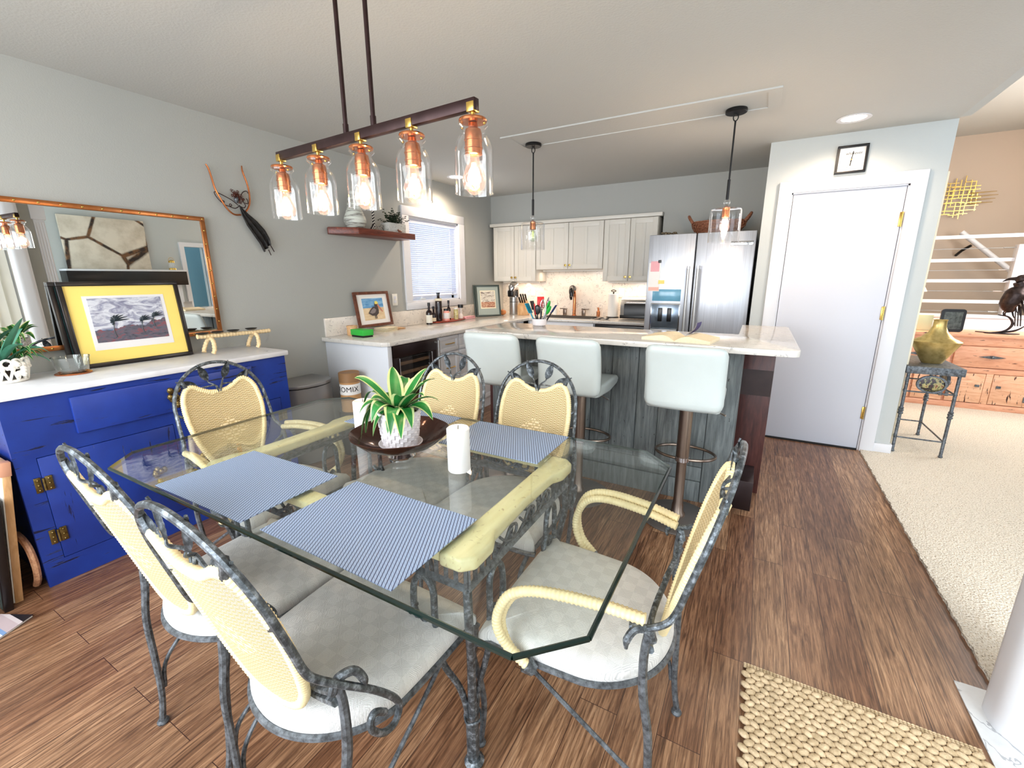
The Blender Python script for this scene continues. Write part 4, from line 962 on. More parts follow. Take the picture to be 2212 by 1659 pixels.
# paper towel, toaster oven, cloth
t = thing('paper_towel_holder', 'upright paper towel roll on a black holder by the toaster oven', 'paper towels', (-1.56, 5.36, ZT))
obj('roll', MB().lathe([(.02, .012), (.062, .012), (.062, .285), (.02, .285)], seg=32), 'paper', t)
obj('holder', MB().lathe([(0, 0), (.075, 0), (.075, .008), (.008, .012), (.008, .31), (0, .312)], seg=24).tube([(-.03, 0, .322), (0, -.01, .335), (.03, 0, .322), (0, .01, .312)], .005, 8, True, 4), 'black', t)
t = thing('toaster_oven', 'rounded stainless toaster oven with a glass door beside the refrigerator', 'toaster oven', (-1.19, 5.30, ZT))
prof = [(-.13, .015), (.13, .015), (.13, .17), (.10, .235), (.05, .255), (-.06, .255), (-.115, .225), (-.135, .16)]
obj('body', MB().prism([(p[0], p[1]) for p in prof], -.225, .225, 'x', bv=.004), 'steel2', t)
obj('glass_door', MB().prism([(-.137, .05), (-.134, .05), (-.118, .205), (-.138, .16)], -.18, .18, 'x'), 'blackpl', t)
obj('door_handle', MB().cyl((-.15, -.155, .195), (.15, -.155, .195), .009, seg=10), 'chrome', t)
obj('base_strip', MB().box(-.225, .225, -.14, -.13, .012, .05, .002), 'blackpl', t)
b = MB(); b.strip(lambda u, v: (-.09+.2*u, -.05+.1*v, .006+.020*abs(math.sin(u*7+v*2))*(1-abs(v-.5))), 18, 8, both=.004)
tag(obj('oven_glove', b, plain('charcoal_cloth', (58, 60, 66), .9), None, (-1.60, 5.02, ZT)), 'crumpled charcoal dishcloth lying at the worktop edge', 'cloth')
# coffee machine, knife block, gourd
t = thing('coffee_machine', 'slim silver coffee machine with black spout in the kitchen corner', 'coffee machine', (-2.90, 5.26, ZT))
obj('body', MB().lathe([(0, 0), (.062, 0), (.064, .01), (.064, .23), (0, .23)], seg=28), 'steel2', t)
obj('head', MB().tube([(0, .06, .20), (0, .05, .33), (0, 0, .385), (0, -.055, .36), (0, -.075, .30)], [.05, .052, .055, .052, .035], 14, sm=5), 'chrome', t)
obj('spout', MB().box(-.042, .042, -.115, -.03, .235, .325, .018, seg=3), 'blackpl', t)
obj('ring', MB().lathe([(.064, .165), (.0655, .168), (.064, .171)], seg=28), 'blackpl', t)
t = thing('knife_block', 'wooden knife block full of black handled knives', 'knife block', (-2.73, 5.22, ZT))
T = Matrix.Translation((0, 0, 0)) @ Matrix.Rotation(R(18), 4, 'X')
obj('block', MB().prism([(-.09, 0), (.07, 0), (.07, .09), (.02, .20), (-.09, .13)], -.05, .05, 'x', bv=.004), 'lightwood', t)
for k in range(6):
    x = -.034+(k % 3)*.034; zz = (k//3)*.045
    obj('knife', MB().tube([(x, -.02+zz*.9, .14+zz*.7), (x, -.075+zz*.9, .235+zz*.9)], [.010, .012], 8, sm=1), 'blackpl', t)
tag(obj('squash', MB().sphere((0, 0, .036), 1, (.05, .05, .036), 24).cyl((0, 0, .07), (.004, 0, .086), .004, .003, 8), 'orange', None, (-2.985, 5.09, ZT)), 'small orange squash shaped lid in front of the coffee machine', 'squash')
# outlets and switch
def outlet(loc, ax, label, kind='outlet'):
    t = thing('wall_socket' if kind == 'outlet' else 'light_switch', label, kind, loc, 0 if ax == 'x' else R(-90))
    obj('plate', MB().box(0, .006, -.036, .036, -.058, .058, .002), 'plastic_w', t)
    if kind == 'outlet':
        for z in (-.02, .02): obj('receptacle', MB().box(.006, .008, -.017, .017, z-.014, z+.014, .003).box(.0078, .0086, -.008, -.005, z-.004, z+.006).box(.0078, .0086, .005, .008, z-.004, z+.006), 'trim', t)
    else: obj('rocker', MB().box(.006, .010, -.016, .016, -.032, .032, .003), 'trim', t)
outlet((XL, 3.33, 1.19), 'x', 'white double socket on the grey wall right of the pelican picture')
outlet((-3.13, YB-.014, 1.21), 'y', 'white light switch by the coffee machine', 'switch')
outlet((-2.73, YB-.014, 1.21), 'y', 'white double socket on the splashback left of the faucet')
outlet((-1.50, YB-.014, 1.21), 'y', 'white socket on the splashback behind the paper towels')
# ------------------------------------------------------------------ things on the left worktop
def pelican():
    p = picture('framed_painting', 'framed pelican painting in a reddish brown frame leaning on the wall above the worktop', .425, .325, (-3.145, 2.995, .957), (0, R(-9), 0), .026, 'walnut', [((.026,), 'paper'), ((.085, .085, .062, .062), None)])
    return p
m = Mt('beach_scene', rough=.4); v = m.co(); x, y, z = m.sep(v)
n1 = m.noise(m.co(sc=(1, 3, 14)), 3, 5, .6, .6)
sea = m.ramp(n1, [(.35, (72, 138, 196)), (.6, (140, 190, 226))]); sand = m.ramp(n1, [(.3, (214, 182, 138)), (.6, (236, 214, 178))])
m.col(m.mix(m.ma('GREATER_THAN', z, .175), sand, sea)); M['beach'] = m.m
p = picture('framed_painting', 'framed pelican painting in a reddish brown frame leaning on the wall above the worktop', .425, .325, (-3.150, 2.99, .957), (0, R(-9), 0), .026, 'walnut', [((.026,), 'paper'), ((.085, .085, .062, .062), 'beach')])
b = MB()
def flat(pts, mi, h=.0165): b.prism(pts, .0155, h, 'x', mi)
flat([(-.075, .125), (-.05, .155), (-.01, .185), (.03, .18), (.055, .15), (.05, .12), (.02, .10), (-.03, .10)], 0)
flat([(-.06, .130), (-.035, .155), (.0, .172), (.025, .155), (.005, .128), (-.03, .120)], 1, .0170)
flat([(.02, .17), (.01, .20), (.02, .222), (.045, .225), (.055, .205), (.05, .18), (.055, .15), (.035, .15)], 0, .0172)
flat([(.02, .208), (.02, .232), (.045, .236), (.062, .215), (.045, .205)], 2, .0178)
flat([(.05, .215), (.105, .135), (.10, .128), (.045, .190)], 3, .0182)
flat([(-.005, .10), (.0, .07), (.008, .07), (.004, .10)], 0); flat([(.012, .10), (.014, .072), (.022, .072), (.020, .10)], 0)
obj('painted_pelican', b, [plain('pelican_dark', (74, 64, 64), .5), plain('pelican_grey', (138, 128, 128), .5), plain('pelican_yellow', (240, 226, 110), .5), plain('pelican_bill', (206, 132, 110), .5)], p)
for i in range(4):
    pl_ = ['lowest', 'second lowest', 'second from top', 'topmost'][i]
    tag(obj('side_plate', MB().prism([(-.075, -.085), (.07, -.085), (.075, -.07), (.07, .09), (-.07, .09), (-.075, .07)], 0, .006, bv=.002), 'cream', None, (-3.06-i*.003, 3.02+i*.006, ZT+i*.0095), (0, 0, R(i*3))), 'cream square side plate stacked under the pelican picture, '+pl_+' of four', 'plate', 'stacked cream plates')
for i in range(2):
    tag(obj('coaster', MB().box(-.05, .05, -.06, .06, 0, .005, .002), 'lightwood', None, (-3.08, 3.20, ZT+i*.0085), (0, 0, R(-4+8*i))), 'thin wooden coaster right of the pelican picture, '+('lower', 'upper')[i]+' of two', 'coaster', 'stacked wooden coasters')
t = thing('gift_box', 'small lime green box with a black base on the worktop corner', 'box', (-2.945, 2.62, ZT), R(-6))
obj('lid', MB().prism([(-.085, -.045), (.085, -.045), (.095, .055), (-.075, .055)], .016, .064, bv=.002), 'limebox', t)
obj('base', MB().prism([(-.078, -.04), (.08, -.04), (.09, .05), (-.07, .05)], 0, .016), 'blackpl', t)
tag(obj('wooden_cup', MB().lathe([(0, 0), (.040, 0), (.044, .005), (.044, .07), (.047, .072), (.047, .084), (.036, .084), (.034, .01), (0, .01)], seg=24), 'lightwood', None, (-3.10, 2.66, ZT)), 'turned pale wooden cup behind the lime green box', 'cup')
def bottle(name, label, loc, r_, h_, neck, mat, lab=None, cap='blackpl', capr=None, caph=.03, cat='bottle', sh=.62, group=None):
    t = thing(name, label, cat, loc, 0, group)
    obj('glass', MB().lathe([(0, 0), (r_, 0), (r_, h_*sh), (r_*.9, h_*(sh+.06)), (neck, h_*(sh+.15)), (neck, h_), (0, h_)], seg=20), mat, t)
    obj('cap', MB().lathe([(0, h_-.002), ((capr or neck*1.25), h_-.004), ((capr or neck*1.25), h_+caph), (0, h_+caph)], seg=18), cap, t)
    if lab: obj('label', MB().lathe([(r_*1.01, h_*lab[0]), (r_*1.012, h_*lab[0]+.001), (r_*1.012, h_*lab[1]), (r_*1.0, h_*lab[1])], seg=24), lab[2], t)
    return t
bottle('oil_bottle', 'dark olive oil bottle with a cream label, leftmost on the worktop', (-3.09, 3.70, ZT), .034, .20, .012, 'wine', (.08, .5, 'label'))
bottle('vinegar_bottle', 'short dark bottle with a pale band between the two taller bottles', (-3.11, 3.80, ZT), .026, .155, .010, 'wine', (.15, .40, 'cream'))
bottle('wine_bottle', 'tallest dark bottle at the back of the red tray', (-3.14, 3.93, ZT+.016), .038, .30, .016, 'wine', (.74, .83, 'cream'), caph=.012, sh=.70)
bottle('spice_jar', 'stout jar of pink salt with a black lid at the tray front', (-3.08, 3.99, ZT+.016), .036, .115, .030, plain('pink_salt', (236, 160, 146), .4, 0, 16, 60), (.2, .75, 'paper'), capr=.031, caph=.016, cat='jar', sh=.8)
bottle('sauce_bottle', 'slim dark red sauce bottle behind the pink salt jar', (-3.13, 4.10, ZT+.016), .022, .19, .010, 'wine', (.1, .5, 'label'))
bottle('herb_jar', 'clear jar of green herbs near the tray end', (-3.08, 4.17, ZT+.016), .026, .12, .022, plain('herb_glass', (190, 180, 120), .2, 0, 40, 40), None, 'plastic_w', .024, .012, 'jar', .85)
t = bottle('salt_grinder', 'glass salt grinder with a flared black top at the far tray end', (-3.09, 4.28, ZT+.016), .028, .13, .018, plain('coarse_salt', (232, 222, 214), .3, 0, 12, 80), None, 'blackpl', .032, .034, 'grinder', .3)
tag(obj('serving_tray', MB().lathe([(0, 0), (.10, 0), (.115, .006), (.118, .016), (.108, .014), (.10, .008), (0, .007)], seg=30, T=Matrix.Translation((-3.105, 4.06, ZT)) @ Matrix.Diagonal((.85, 2.5, 1, 1))), plain('red_wood', (158, 58, 38), .35, 0, 26, 30)), 'oval reddish wooden tray carrying bottles and jars', 'tray')
b = MB(); b.box(-.035, .035, -.10, .10, 0, .03, .006)
for k in range(7): b.box(.0345, .0356, -.085+k*.027, -.075+k*.027, .016, .026, mi=1)
tag(obj('egg_tray', b, ['pink', 'blackpl']), 'small pink perforated tray right of the red bottle tray', 'tray').location = (-3.09, 4.44, ZT)
m = Mt('landscape_print', rough=.4); v = m.co(); x, y, z = m.sep(v); n1 = m.noise(m.co(sc=(1, 3, 8)), 5, 6, .65, 1.2)
m.col(m.mix(m.ma('GREATER_THAN', z, .185), m.ramp(n1, [(.35, (110, 62, 48)), (.5, (186, 128, 98)), (.6, (216, 190, 160))]), m.ramp(n1, [(.38, (120, 104, 92)), (.5, (214, 206, 190)), (.7, (226, 220, 208))]))); M['land'] = m.m
M['sage'] = plain('sage_mount', (160, 170, 162), .6)
q = picture('framed_print', 'landscape print in a dark green frame leaning in the corner beside the window', .33, .40, (-3.02, 4.80, ZT+.001), (0, R(-10), R(-38)), .02, 'greenframe', [((.020,), 'sage'), ((.062, .062, .07, .10), 'cream'), ((.072, .072, .08, .115), 'land')])
q = picture('framed_print', 'second dark green frame standing directly behind the landscape print', .33, .40, (-3.052, 4.803, ZT+.001), (0, R(-10), R(-38)), .02, 'greenframe', [((.020,), 'tealedge')])
# ------------------------------------------------------------------ floating shelf
tag(obj('floating_shelf', MB().prism([(XL, 2.60), (XL+.06, 2.56), (XL+.24, 2.72), (XL+.24, 3.42), (XL, 3.42)], 1.762, 1.815, bv=.003), 'shelfwood'), 'thick reddish brown floating shelf on the grey wall left of the window', 'shelf')
m = Mt('striped_glaze', rough=.45); n1 = m.noise(m.co(sc=(1.5, 1.5, 34)), 2.6, 4, .6, .3)
m.col(m.ramp(n1, [(.42, (206, 210, 200)), (.50, (196, 198, 188)), (.56, (84, 74, 66)), (.62, (206, 210, 202))])); M['striped'] = m.m
tag(obj('striped_vase', MB().lathe([(0, 0), (.055, 0), (.075, .02), (.092, .055), (.090, .085), (.074, .125), (.058, .17), (.050, .22), (.040, .27), (.030, .30), (.024, .30), (.03, .27), (0, .26)], seg=32, fn=lambda a, z: 1+.015*math.sin(z*150)), 'striped', None, (-3.09, 2.79, 1.815)), 'gourd shaped white vase with uneven dark rings on the floating shelf', 'vase')
m = Mt('zebra_glaze', rough=.4); x, y, z = m.sep(m.co()); st = m.ma('SINE', m.ma('ADD', m.ma('MULTIPLY', z, 260.), m.ma('MULTIPLY', m.ma('ABSOLUTE', y), 330.)))
m.col(m.ramp(st, [(.45, (40, 32, 30)), (.55, (232, 226, 214))])); M['zebra'] = m.m
t = thing('fish_candlestick', 'black and white striped fish shaped candlestick between vase and potted greenery', 'candlestick', (-3.08, 2.99, 1.815))
obj('stem', MB().lathe([(0, .05), (.012, .055), (.010, .08), (.012, .17), (.006, .175), (0, .175)], seg=14), 'zebra', t)
obj('body', MB().prism([(-.055, 0), (.13, 0), (.10, .016), (.09, .04), (.10, .066), (.078, .052), (.05, .03), (.02, .045), (0, .07), (-.018, .04)], -.012, .012, 'x', bv=.003), 'zebra', t)
t = thing('potted_greenery', 'small leafy plant in a marbled square pot at the shelf end', 'plant', (-3.08, 3.235, 1.815))
obj('pot', MB().prism([(-.055, -.11), (.055, -.11), (.055, .11), (-.055, .11)], 0, .085, bv=.006), quartz('marbled_pot', (206, 206, 200), (90, 84, 82), 16, .42), t)
obj('soil', MB().box(-.048, .048, -.10, .10, .078, .087), 'soil', t)
b = MB()
for k in range(40):
    a = random.uniform(0, 2*PI); e = random.uniform(.25, 1.3); L = random.uniform(.08, .15); y_ = random.uniform(-.07, .07)
    d = Vector((math.cos(a)*math.cos(e)*.75, math.sin(a)*math.cos(e)*1.1, math.sin(e)*.9)); P0 = Vector((0, y_, .085))
    b.tube([P0, P0+d*L*.6+Vector((0, 0, .01)), P0+d*L], .0015, 4, sm=2)
    for j in range(6):
        q_ = P0+d*L*(.35+j*.13); nrm = Vector((random.uniform(-1, 1), random.uniform(-1, 1), random.uniform(-1, 1)))
        b.sphere(q_+nrm*.008, 1, (.0095, .0095, .004), 6)
o = obj('foliage', b, 'leafd', t); o['kind'] = 'stuff'
obj('bird_figure', MB().sphere((.062, .02, .012), 1, (.012, .022, .012), 10).sphere((.062, -.004, .022), .009, seg=8), 'walnut', t)
# ------------------------------------------------------------------ wall cabinets
def wallcab(label, x0_, x1_, z0, z1, grooves, splits):
    t = thing('wall_cabinet', label, 'cabinet', (0, 0, 0))
    obj('body', MB().box(x0_, x1_, 5.19, YB-.015, z0, z1, .002), 'cab', t)
    n = splits; wd = (x1_-x0_)/n
    for i in range(n):
        a, e = x0_+i*wd+.003, x0_+(i+1)*wd-.003
        b = MB(); b.box(a, e, 5.175, 5.19, z0+.004, z1-.004, .001)
        fr = .055
        b.box(a, a+fr, 5.166, 5.176, z0+.004, z1-.004, .0015).box(e-fr, e, 5.166, 5.176, z0+.004, z1-.004, .0015).box(a+fr, e-fr, 5.166, 5.176, z1-.004-fr, z1-.004, .0015).box(a+fr, e-fr, 5.166, 5.176, z0+.004, z0+.004+fr, .0015)
        if grooves: b.box((a+e)/2-.02, (a+e)/2+.02, 5.169, 5.176, z0+fr, z1-fr, .001)
        d = obj('door', b, 'cab', t)
        kx = (e-.025) if i == 0 else (a+.025)
        obj('knob', MB().lathe([(0, 0), (.006, 0), (.006, .012), (.014, .018), (.014, .024), (0, .027)], seg=14, T=Matrix.Translation((kx, 5.166, z0+.05)) @ Matrix.Rotation(R(90), 4, 'X')), 'brass', d)
    return t
wallcab('pale two door wall cabinet at the left of the splashback', -3.16, -2.535, 1.352, 2.045, True, 2)
wallcab('shorter pale two door wall cabinet above the sink', -2.53, -1.655, 1.496, 2.045, True, 2)
wallcab('pale two door wall cabinet beside the refrigerator', -1.65, -1.045, 1.352, 2.045, True, 2)
tag(obj('crown_moulding', MB().box(-3.20, -1.005, 5.14, 5.205, 2.0455, 2.084, .004), 'cab'), 'pale moulding along the top of the kitchen wall cabinets', 'moulding')
# ------------------------------------------------------------------ refrigerator
YF = 4.45
t = thing('refrigerator', 'stainless french door refrigerator with a water dispenser', 'refrigerator', (-.518, YF, 0))
obj('cabinet', MB().box(-.442, .442, .03, .80, .02, 1.772), 'blackpl', t)
d = obj('door', MB().box(-.447, -.035, -.03, .03, .70, 1.783, .006), 'steel', t); d2 = obj('door', MB().box(-.023, .447, -.03, .03, .70, 1.783, .006), 'steel', t)
obj('freezer_drawer', MB().box(-.447, .447, -.03, .03, .05, .69, .006), 'steel', t)
for x, dd in ((-.066, d), (.016, d2)):
    obj('handle', MB().cyl((x-.005, -.085, .78), (x-.005, -.085, 1.47), .0135, seg=14), 'steel2', dd)
    obj('handle_cap', MB().cyl((x-.005, -.085, 1.47), (x-.005, -.085, 1.497), .0145, seg=14).box(x-.014, x+.004, -.085, -.03, 1.47, 1.492, .002), 'chrome', dd)
obj('display', MB().box(-.385, -.125, -.032, -.028, 1.175, 1.285, .004), plain('blue_display_film', (110, 168, 196), .12, 0, 12, 6), d)
obj('dispenser', MB().box(-.395, -.12, -.034, -.028, .885, 1.155, .006), 'chrome', d)
obj('darker_panel', MB().box(-.385, -.13, -.0345, -.033, .90, 1.145, .004), plain('dispenser_recess', (120, 132, 146), .2, .8, 40, 5), d)
for x in (-.30, -.215): obj('paddle', MB().box(x-.02, x+.02, -.044, -.034, .98, 1.11, .004), 'blackpl', d)
obj('spill_shelf', MB().box(-.38, -.135, -.06, -.034, .892, .906, .003), 'steel2', d)
bd = obj('badge', MB().box(.255, .43, -.0325, -.03, 1.665, 1.70, .001), 'chrome', d2)
b = MB(); b._add(text('KitchenAid', .030, Matrix.Translation((.343, -.0328, 1.682)) @ Matrix.Rotation(R(90), 4, 'X'))); obj('badge_lettering', b, 'black', d2)
tag(obj('fridge_note', MB().box(-.95, -.845, YF-.033, YF-.0305, 1.265, 1.53), 'paper'), 'long white shopping list clipped to the refrigerator door', 'note')
tag(obj('fridge_note', MB().box(-.935, -.855, YF-.0355, YF-.0335, 1.45, 1.545), 'pink'), 'pink note above the white list on the refrigerator', 'note')
tag(obj('fridge_note', MB().box(-.945, -.848, YF-.0355, YF-.0335, 1.272, 1.305), plain('peach_card', (240, 186, 170), .6)), 'peach strip at the foot of the white list on the refrigerator', 'note')
tag(obj('fridge_magnet', MB().box(-.855, -.80, YF-.037, YF-.0335, 1.335, 1.37), 'yellow'), 'small yellow magnet beside the white list', 'magnet')
tag(obj('magnet_clip', MB().box(-.868, -.842, YF-.04, YF-.0305, 1.53, 1.555, .002), 'blackpl'), 'dark clip holding the pink note', 'clip')
# basket, glass vessel and shell on the fridge
t = thing('willow_basket', 'wide brown willow basket with two looped handles on top of the refrigerator', 'basket', (-.40, 4.66, 1.784))
b = MB()
for k in range(9):
    z = .008+k*.0125; sx, sy = .175+.055*k/8, .12+.035*k/8
    b.tube([(sx*(1+.03*(1 if (j+k) % 2 else -1))*math.cos(j*PI/14), sy*(1+.03*(1 if (j+k) % 2 else -1))*math.sin(j*PI/14), z) for j in range(28)], .0072, 6, True, 2)
for k in range(60):
    a = random.uniform(0, 2*PI); b.tube([(.20*math.cos(a), .14*math.sin(a), .02+random.uniform(0, .05)), (.222*math.cos(a+.12), .152*math.sin(a+.12), .06), (.232*math.cos(a+.24), .158*math.sin(a+.24), .09+random.uniform(0, .03))], .0028, 5, sm=3)
obj('body', b, 'basket', t)
for s in (-1, 1): obj('handle', MB().tube([(s*.215, -.06, .10), (s*.248, -.045, .145), (s*.262, 0, .172), (s*.248, .045, .145), (s*.215, .06, .10)], .012, 8, sm=6, wrap=.006), 'basket', t)
tag(obj('glass_cloche', MB().lathe([(.08, 0), (.08, .11), (.06, .14), (0, .145), (0, .142), (.058, .137), (.077, .108), (.077, 0)], seg=28), 'glass', None, (-.43, 4.66, 1.80)), 'clear glass jar standing in the willow basket', 'jar')
b = MB()
for k in range(18): b.sphere((random.uniform(-.06, .06), random.uniform(-.04, .04), .012+random.uniform(0, .022)), random.uniform(.010, .018), (1.2, 1, .8), 8)
tag(obj('shell_ornament', b, plain('dark_shell', (96, 82, 58), .4, .3, 40, 60), None, (-.83, 4.66, 1.785)), 'small dark leafy ornament on the left of the refrigerator top', 'ornament')

# ------------------------------------------------------------------ breakfast bar
t = thing('breakfast_bar', 'bar height island clad in weathered grey boards with dark reddish end panels', 'island', (0, 0, 0))
b = MB(); x0_, x1_ = -1.72, -.035
b.box(x0_, x1_, 2.79, 3.08, 0, 1.006)
xs = [x0_, -1.60, -1.44, -1.25, -1.10, -.93, -.79, -.62, -.48, -.31, -.19]
for i, a in enumerate(xs):
    e = (xs[i+1] if i+1 < len(xs) else x1_)-.004
    b.box(a, e, 2.772+(.006 if i % 2 else 0), 2.792, .235 if i < len(xs)-1 else .0, .99, .002)
b.box(x0_, -.19-.004, 2.775, 2.792, .14, .232, .002).box(x0_, -.19-.004, 2.768, 2.792, 0, .136, .002)
obj('clad_body', b, 'greywood', t)
obj('end_panel', MB().box(-.035, .135, 3.08, 3.70, 0, 1.006, .002), 'mahog', t)
obj('darker_panel', MB().box(-.034, .134, 3.077, 3.083, .665, .83), plain('shaded_mahogany', (44, 24, 22), .5, 0, 8, 12), t)  # flat strip; the dark band of shade is put into its colour
obj('end_panel', MB().box(-1.755, -1.722, 2.79, 3.08, 0, 1.006, .002), 'mahog', t)
obj('plinth', MB().box(-.03, .098, 2.80, 3.075, 0, .19, .002), 'darksteel', t)
def rc(x, y, r_, a0, n=5): return [(x+r_*math.cos(R(a0+k*90/n)), y+r_*math.sin(R(a0+k*90/n))) for k in range(n+1)]
pts = [(-1.79, 3.13)]+[(-1.79, 2.525)]+rc(.215-.05, 2.525+.05, .05, 270)+rc(.215-.04, 3.76-.04, .04, 0)+[(-.085, 3.76), (-.085, 3.13)]
tag(obj('countertop', MB().prism(pts, 1.007, 1.041, bv=.004), 'quartz'), 'white veined quartz bar top with a wing running back towards the refrigerator', 'countertop')
# bar stools
def make_stool():
    t = thing('bar_stool', 'white leather bar stool on a brushed pedestal, in front of the open book', 'bar stool', (-.283, 2.52, 0), 0, 'white pedestal bar stools')
    b = MB()
    def bk(off):
        def f(u, v):
            x = (u-.5)*.385; z = .735+.335*v; r_ = .022
            ex = max(0, abs(u-.5)-.40)/.10; ez = max(0, abs(v-.5)-.40)/.10; sh = 1-.028*(ex*ex)*(ez*ez)*8
            return (x*(1-.07*(ex*ez)), -.215-.05*v+.02*math.sin(v*PI)+.018*(1-(2*(u-.5))**2)*-1+off*(1-.6*max(ex, ez)**3), .9025+(z-.9025)*(1-.06*(ex*ez)))
        return f
    A, B = bk(-.026), bk(.026); tb = bmesh.new(); nu, nv = 20, 16
    ga = [[tb.verts.new(A(i/nu, j/nv)) for j in range(nv+1)] for i in range(nu+1)]; gb = [[tb.verts.new(B(i/nu, j/nv)) for j in range(nv+1)] for i in range(nu+1)]
    for i in range(nu):
        for j in range(nv): tb.faces.new((ga[i][j], ga[i+1][j], ga[i+1][j+1], ga[i][j+1])); tb.faces.new((gb[i][j], gb[i][j+1], gb[i+1][j+1], gb[i+1][j]))
    for i in range(nu): tb.faces.new((ga[i][0], gb[i][0], gb[i+1][0], ga[i+1][0])); tb.faces.new((ga[i][nv], ga[i+1][nv], gb[i+1][nv], gb[i][nv]))
    for j in range(nv): tb.faces.new((ga[0][j], ga[0][j+1], gb[0][j+1], gb[0][j])); tb.faces.new((ga[nu][j], gb[nu][j], gb[nu][j+1], ga[nu][j+1]))
    b._add(tb); obj('backrest', b, 'leather', t, sharp=75)
    b = MB(); b.prism([(-.235, .735), (-.19, .725), (.02, .715), (.18, .735), (.205, .765), (.19, .79), (.10, .795), (-.10, .79), (-.19, .80)], -.182, .182, 'x', bv=.016)
    obj('seat', b, 'leather', t, sharp=75)
    obj('post', MB().lathe([(0, .72), (.036, .72), (.036, .395), (.028, .385), (.028, .10), (.032, .09), (.034, .05), (.045, .035), (.045, .02), (0, .02)][::-1], seg=28), 'nickelpost', t)
    obj('collar', MB().lathe([(.029, .365), (.040, .367), (.040, .392), (.029, .395)], seg=24), 'chrome', t)
    obj('base', MB().lathe([(0, 0), (.205, 0), (.207, .004), (.195, .012), (.04, .022), (0, .024)], seg=48), 'nickelbase', t)
    P = [(.168*math.cos(a)*(1-.0), .105+.115*math.sin(a), .378) for a in [k*PI/10 for k in range(20)]]
    obj('footrest', MB().tube(P, .0085, 8, True, 2).tube([(-.03, -.0, .378), (-.0, -.012, .378), (.03, 0, .378)], .0085, 8, sm=2), 'nickelpost', t)
    obj('lever', MB().tube([(.05, .0, .71), (.14, -.03, .70), (.20, -.06, .685)], [.005, .005, .006], 8, sm=3), 'chrome', t)
    return t
st = make_stool()
for x, y, rz, l in ((-.915, 2.53, 0, 'white leather bar stool in the middle of the row at the bar'), (-1.435, 2.53, R(2), 'white leather bar stool at the left end of the bar, nearest the window wall')):
    q = copy_tree(st); q.location = (x, y, 0); q.rotation_euler.z = rz; q['label'] = l
# open book
t = thing('open_book', 'thick paperback lying open on the bar with its cover flap raised', 'book', (-.375, 2.70, 1.0415), R(-8))
for s in (-1, 1):
    prof = [(0, .004)]+[(s*.19*u, .004+.042*math.sin(min(1, u*2.2)*PI*.5)*(1-u*.72)) for u in [k/10 for k in range(1, 11)]]+[(s*.19, .0), (0, 0)]
    obj('pages', MB().prism(prof if s < 0 else prof[::-1], -.115, .115, 'y'), plain('aged_pages_%d' % (s+2), (236, 220, 186), .8, 0, 8, 90), t)
def fl(u, v): return (.02+.10*u*math.cos(.75*u+.25), .02+.10*v+.03*u, .022+.10*u*math.sin(.5+.35*u))
obj('cover_flap', MB().strip(fl, 10, 4, both=.002), plain('violet_cover', (86, 78, 140), .5), t)
obj('flap_page', MB().strip(lambda u, v: tuple(Vector(fl(u*.97, v))+Vector((-.003, -.002, .003))), 10, 4, both=.001), 'paper', t)
# utensil crock
t = thing('utensil_crock', 'low white crock packed with red, green, black and steel cooking utensils', 'utensils', (-1.455, 3.04, 1.0415))
obj('crock', MB().lathe([(0, 0), (.048, 0), (.055, .006), (.058, .05), (.055, .052), (.050, .01), (0, .01)], seg=32), 'ceramic', t)
def utensil(x, y, lx, ly, L, mat, head, hm=None):
    d = Vector((lx, ly, 1)).normalized(); P0 = Vector((x, y, .012)); P1 = P0+d*L
    u = obj('handle', MB().tube([P0, P0+d*L*.6, P1], [.005, .006, .005], 8, sm=1), mat, t)
    q = d.to_track_quat('Z', 'Y').to_matrix().to_4x4(); q.translation = P1
    b = MB()
    if head == 'spat': b.box(-.027, .027, -.003, .003, -.01, .075, .003, T=q)
    elif head == 'spoon': b.sphere((0, 0, .03), 1, (.024, .009, .038), 14, T=q)
    elif head == 'turner': b.box(-.032, .032, -.002, .002, 0, .07, .002, T=q)
    elif head == 'whisk':
        for k in range(5): b.tube([(0, 0, 0), (.02*math.cos(k*1.26), .02*math.sin(k*1.26), .04), (0, 0, .09), (-.02*math.cos(k*1.26), -.02*math.sin(k*1.26), .04), (0, 0, 0)], .0014, 5, sm=3, T=q)
    obj('head', b, hm or mat, u)
for a in ((-.02, .01, -.30, .0, .11, 'blackpl', 'turner', None), (-.035, 0, -.55, .1, .10, 'teal', 'spat', None), (-.012, -.02, -.12, -.05, .08, 'blackpl', 'spat', 'red'), (.0, .02, -.05, .1, .13, 'steel2', 'spat', 'red'), (.012, -.01, .12, 0, .10, 'blackpl', 'whisk', 'chrome'), (.02, .01, .35, 0, .12, 'steel2', 'spoon', 'green'), (.03, -.01, .5, -.05, .09, 'steel2', 'spoon', 'green'), (.01, .03, .22, .1, .14, 'chrome', 'spoon', 'chrome'), (.035, .02, .62, .1, .10, 'blackpl', 'turner', plain('navy_silicone', (34, 60, 120), .4)), (0, -.03, .02, -.1, .08, 'blackpl', 'spoon', 'blackpl')):
    utensil(*a)
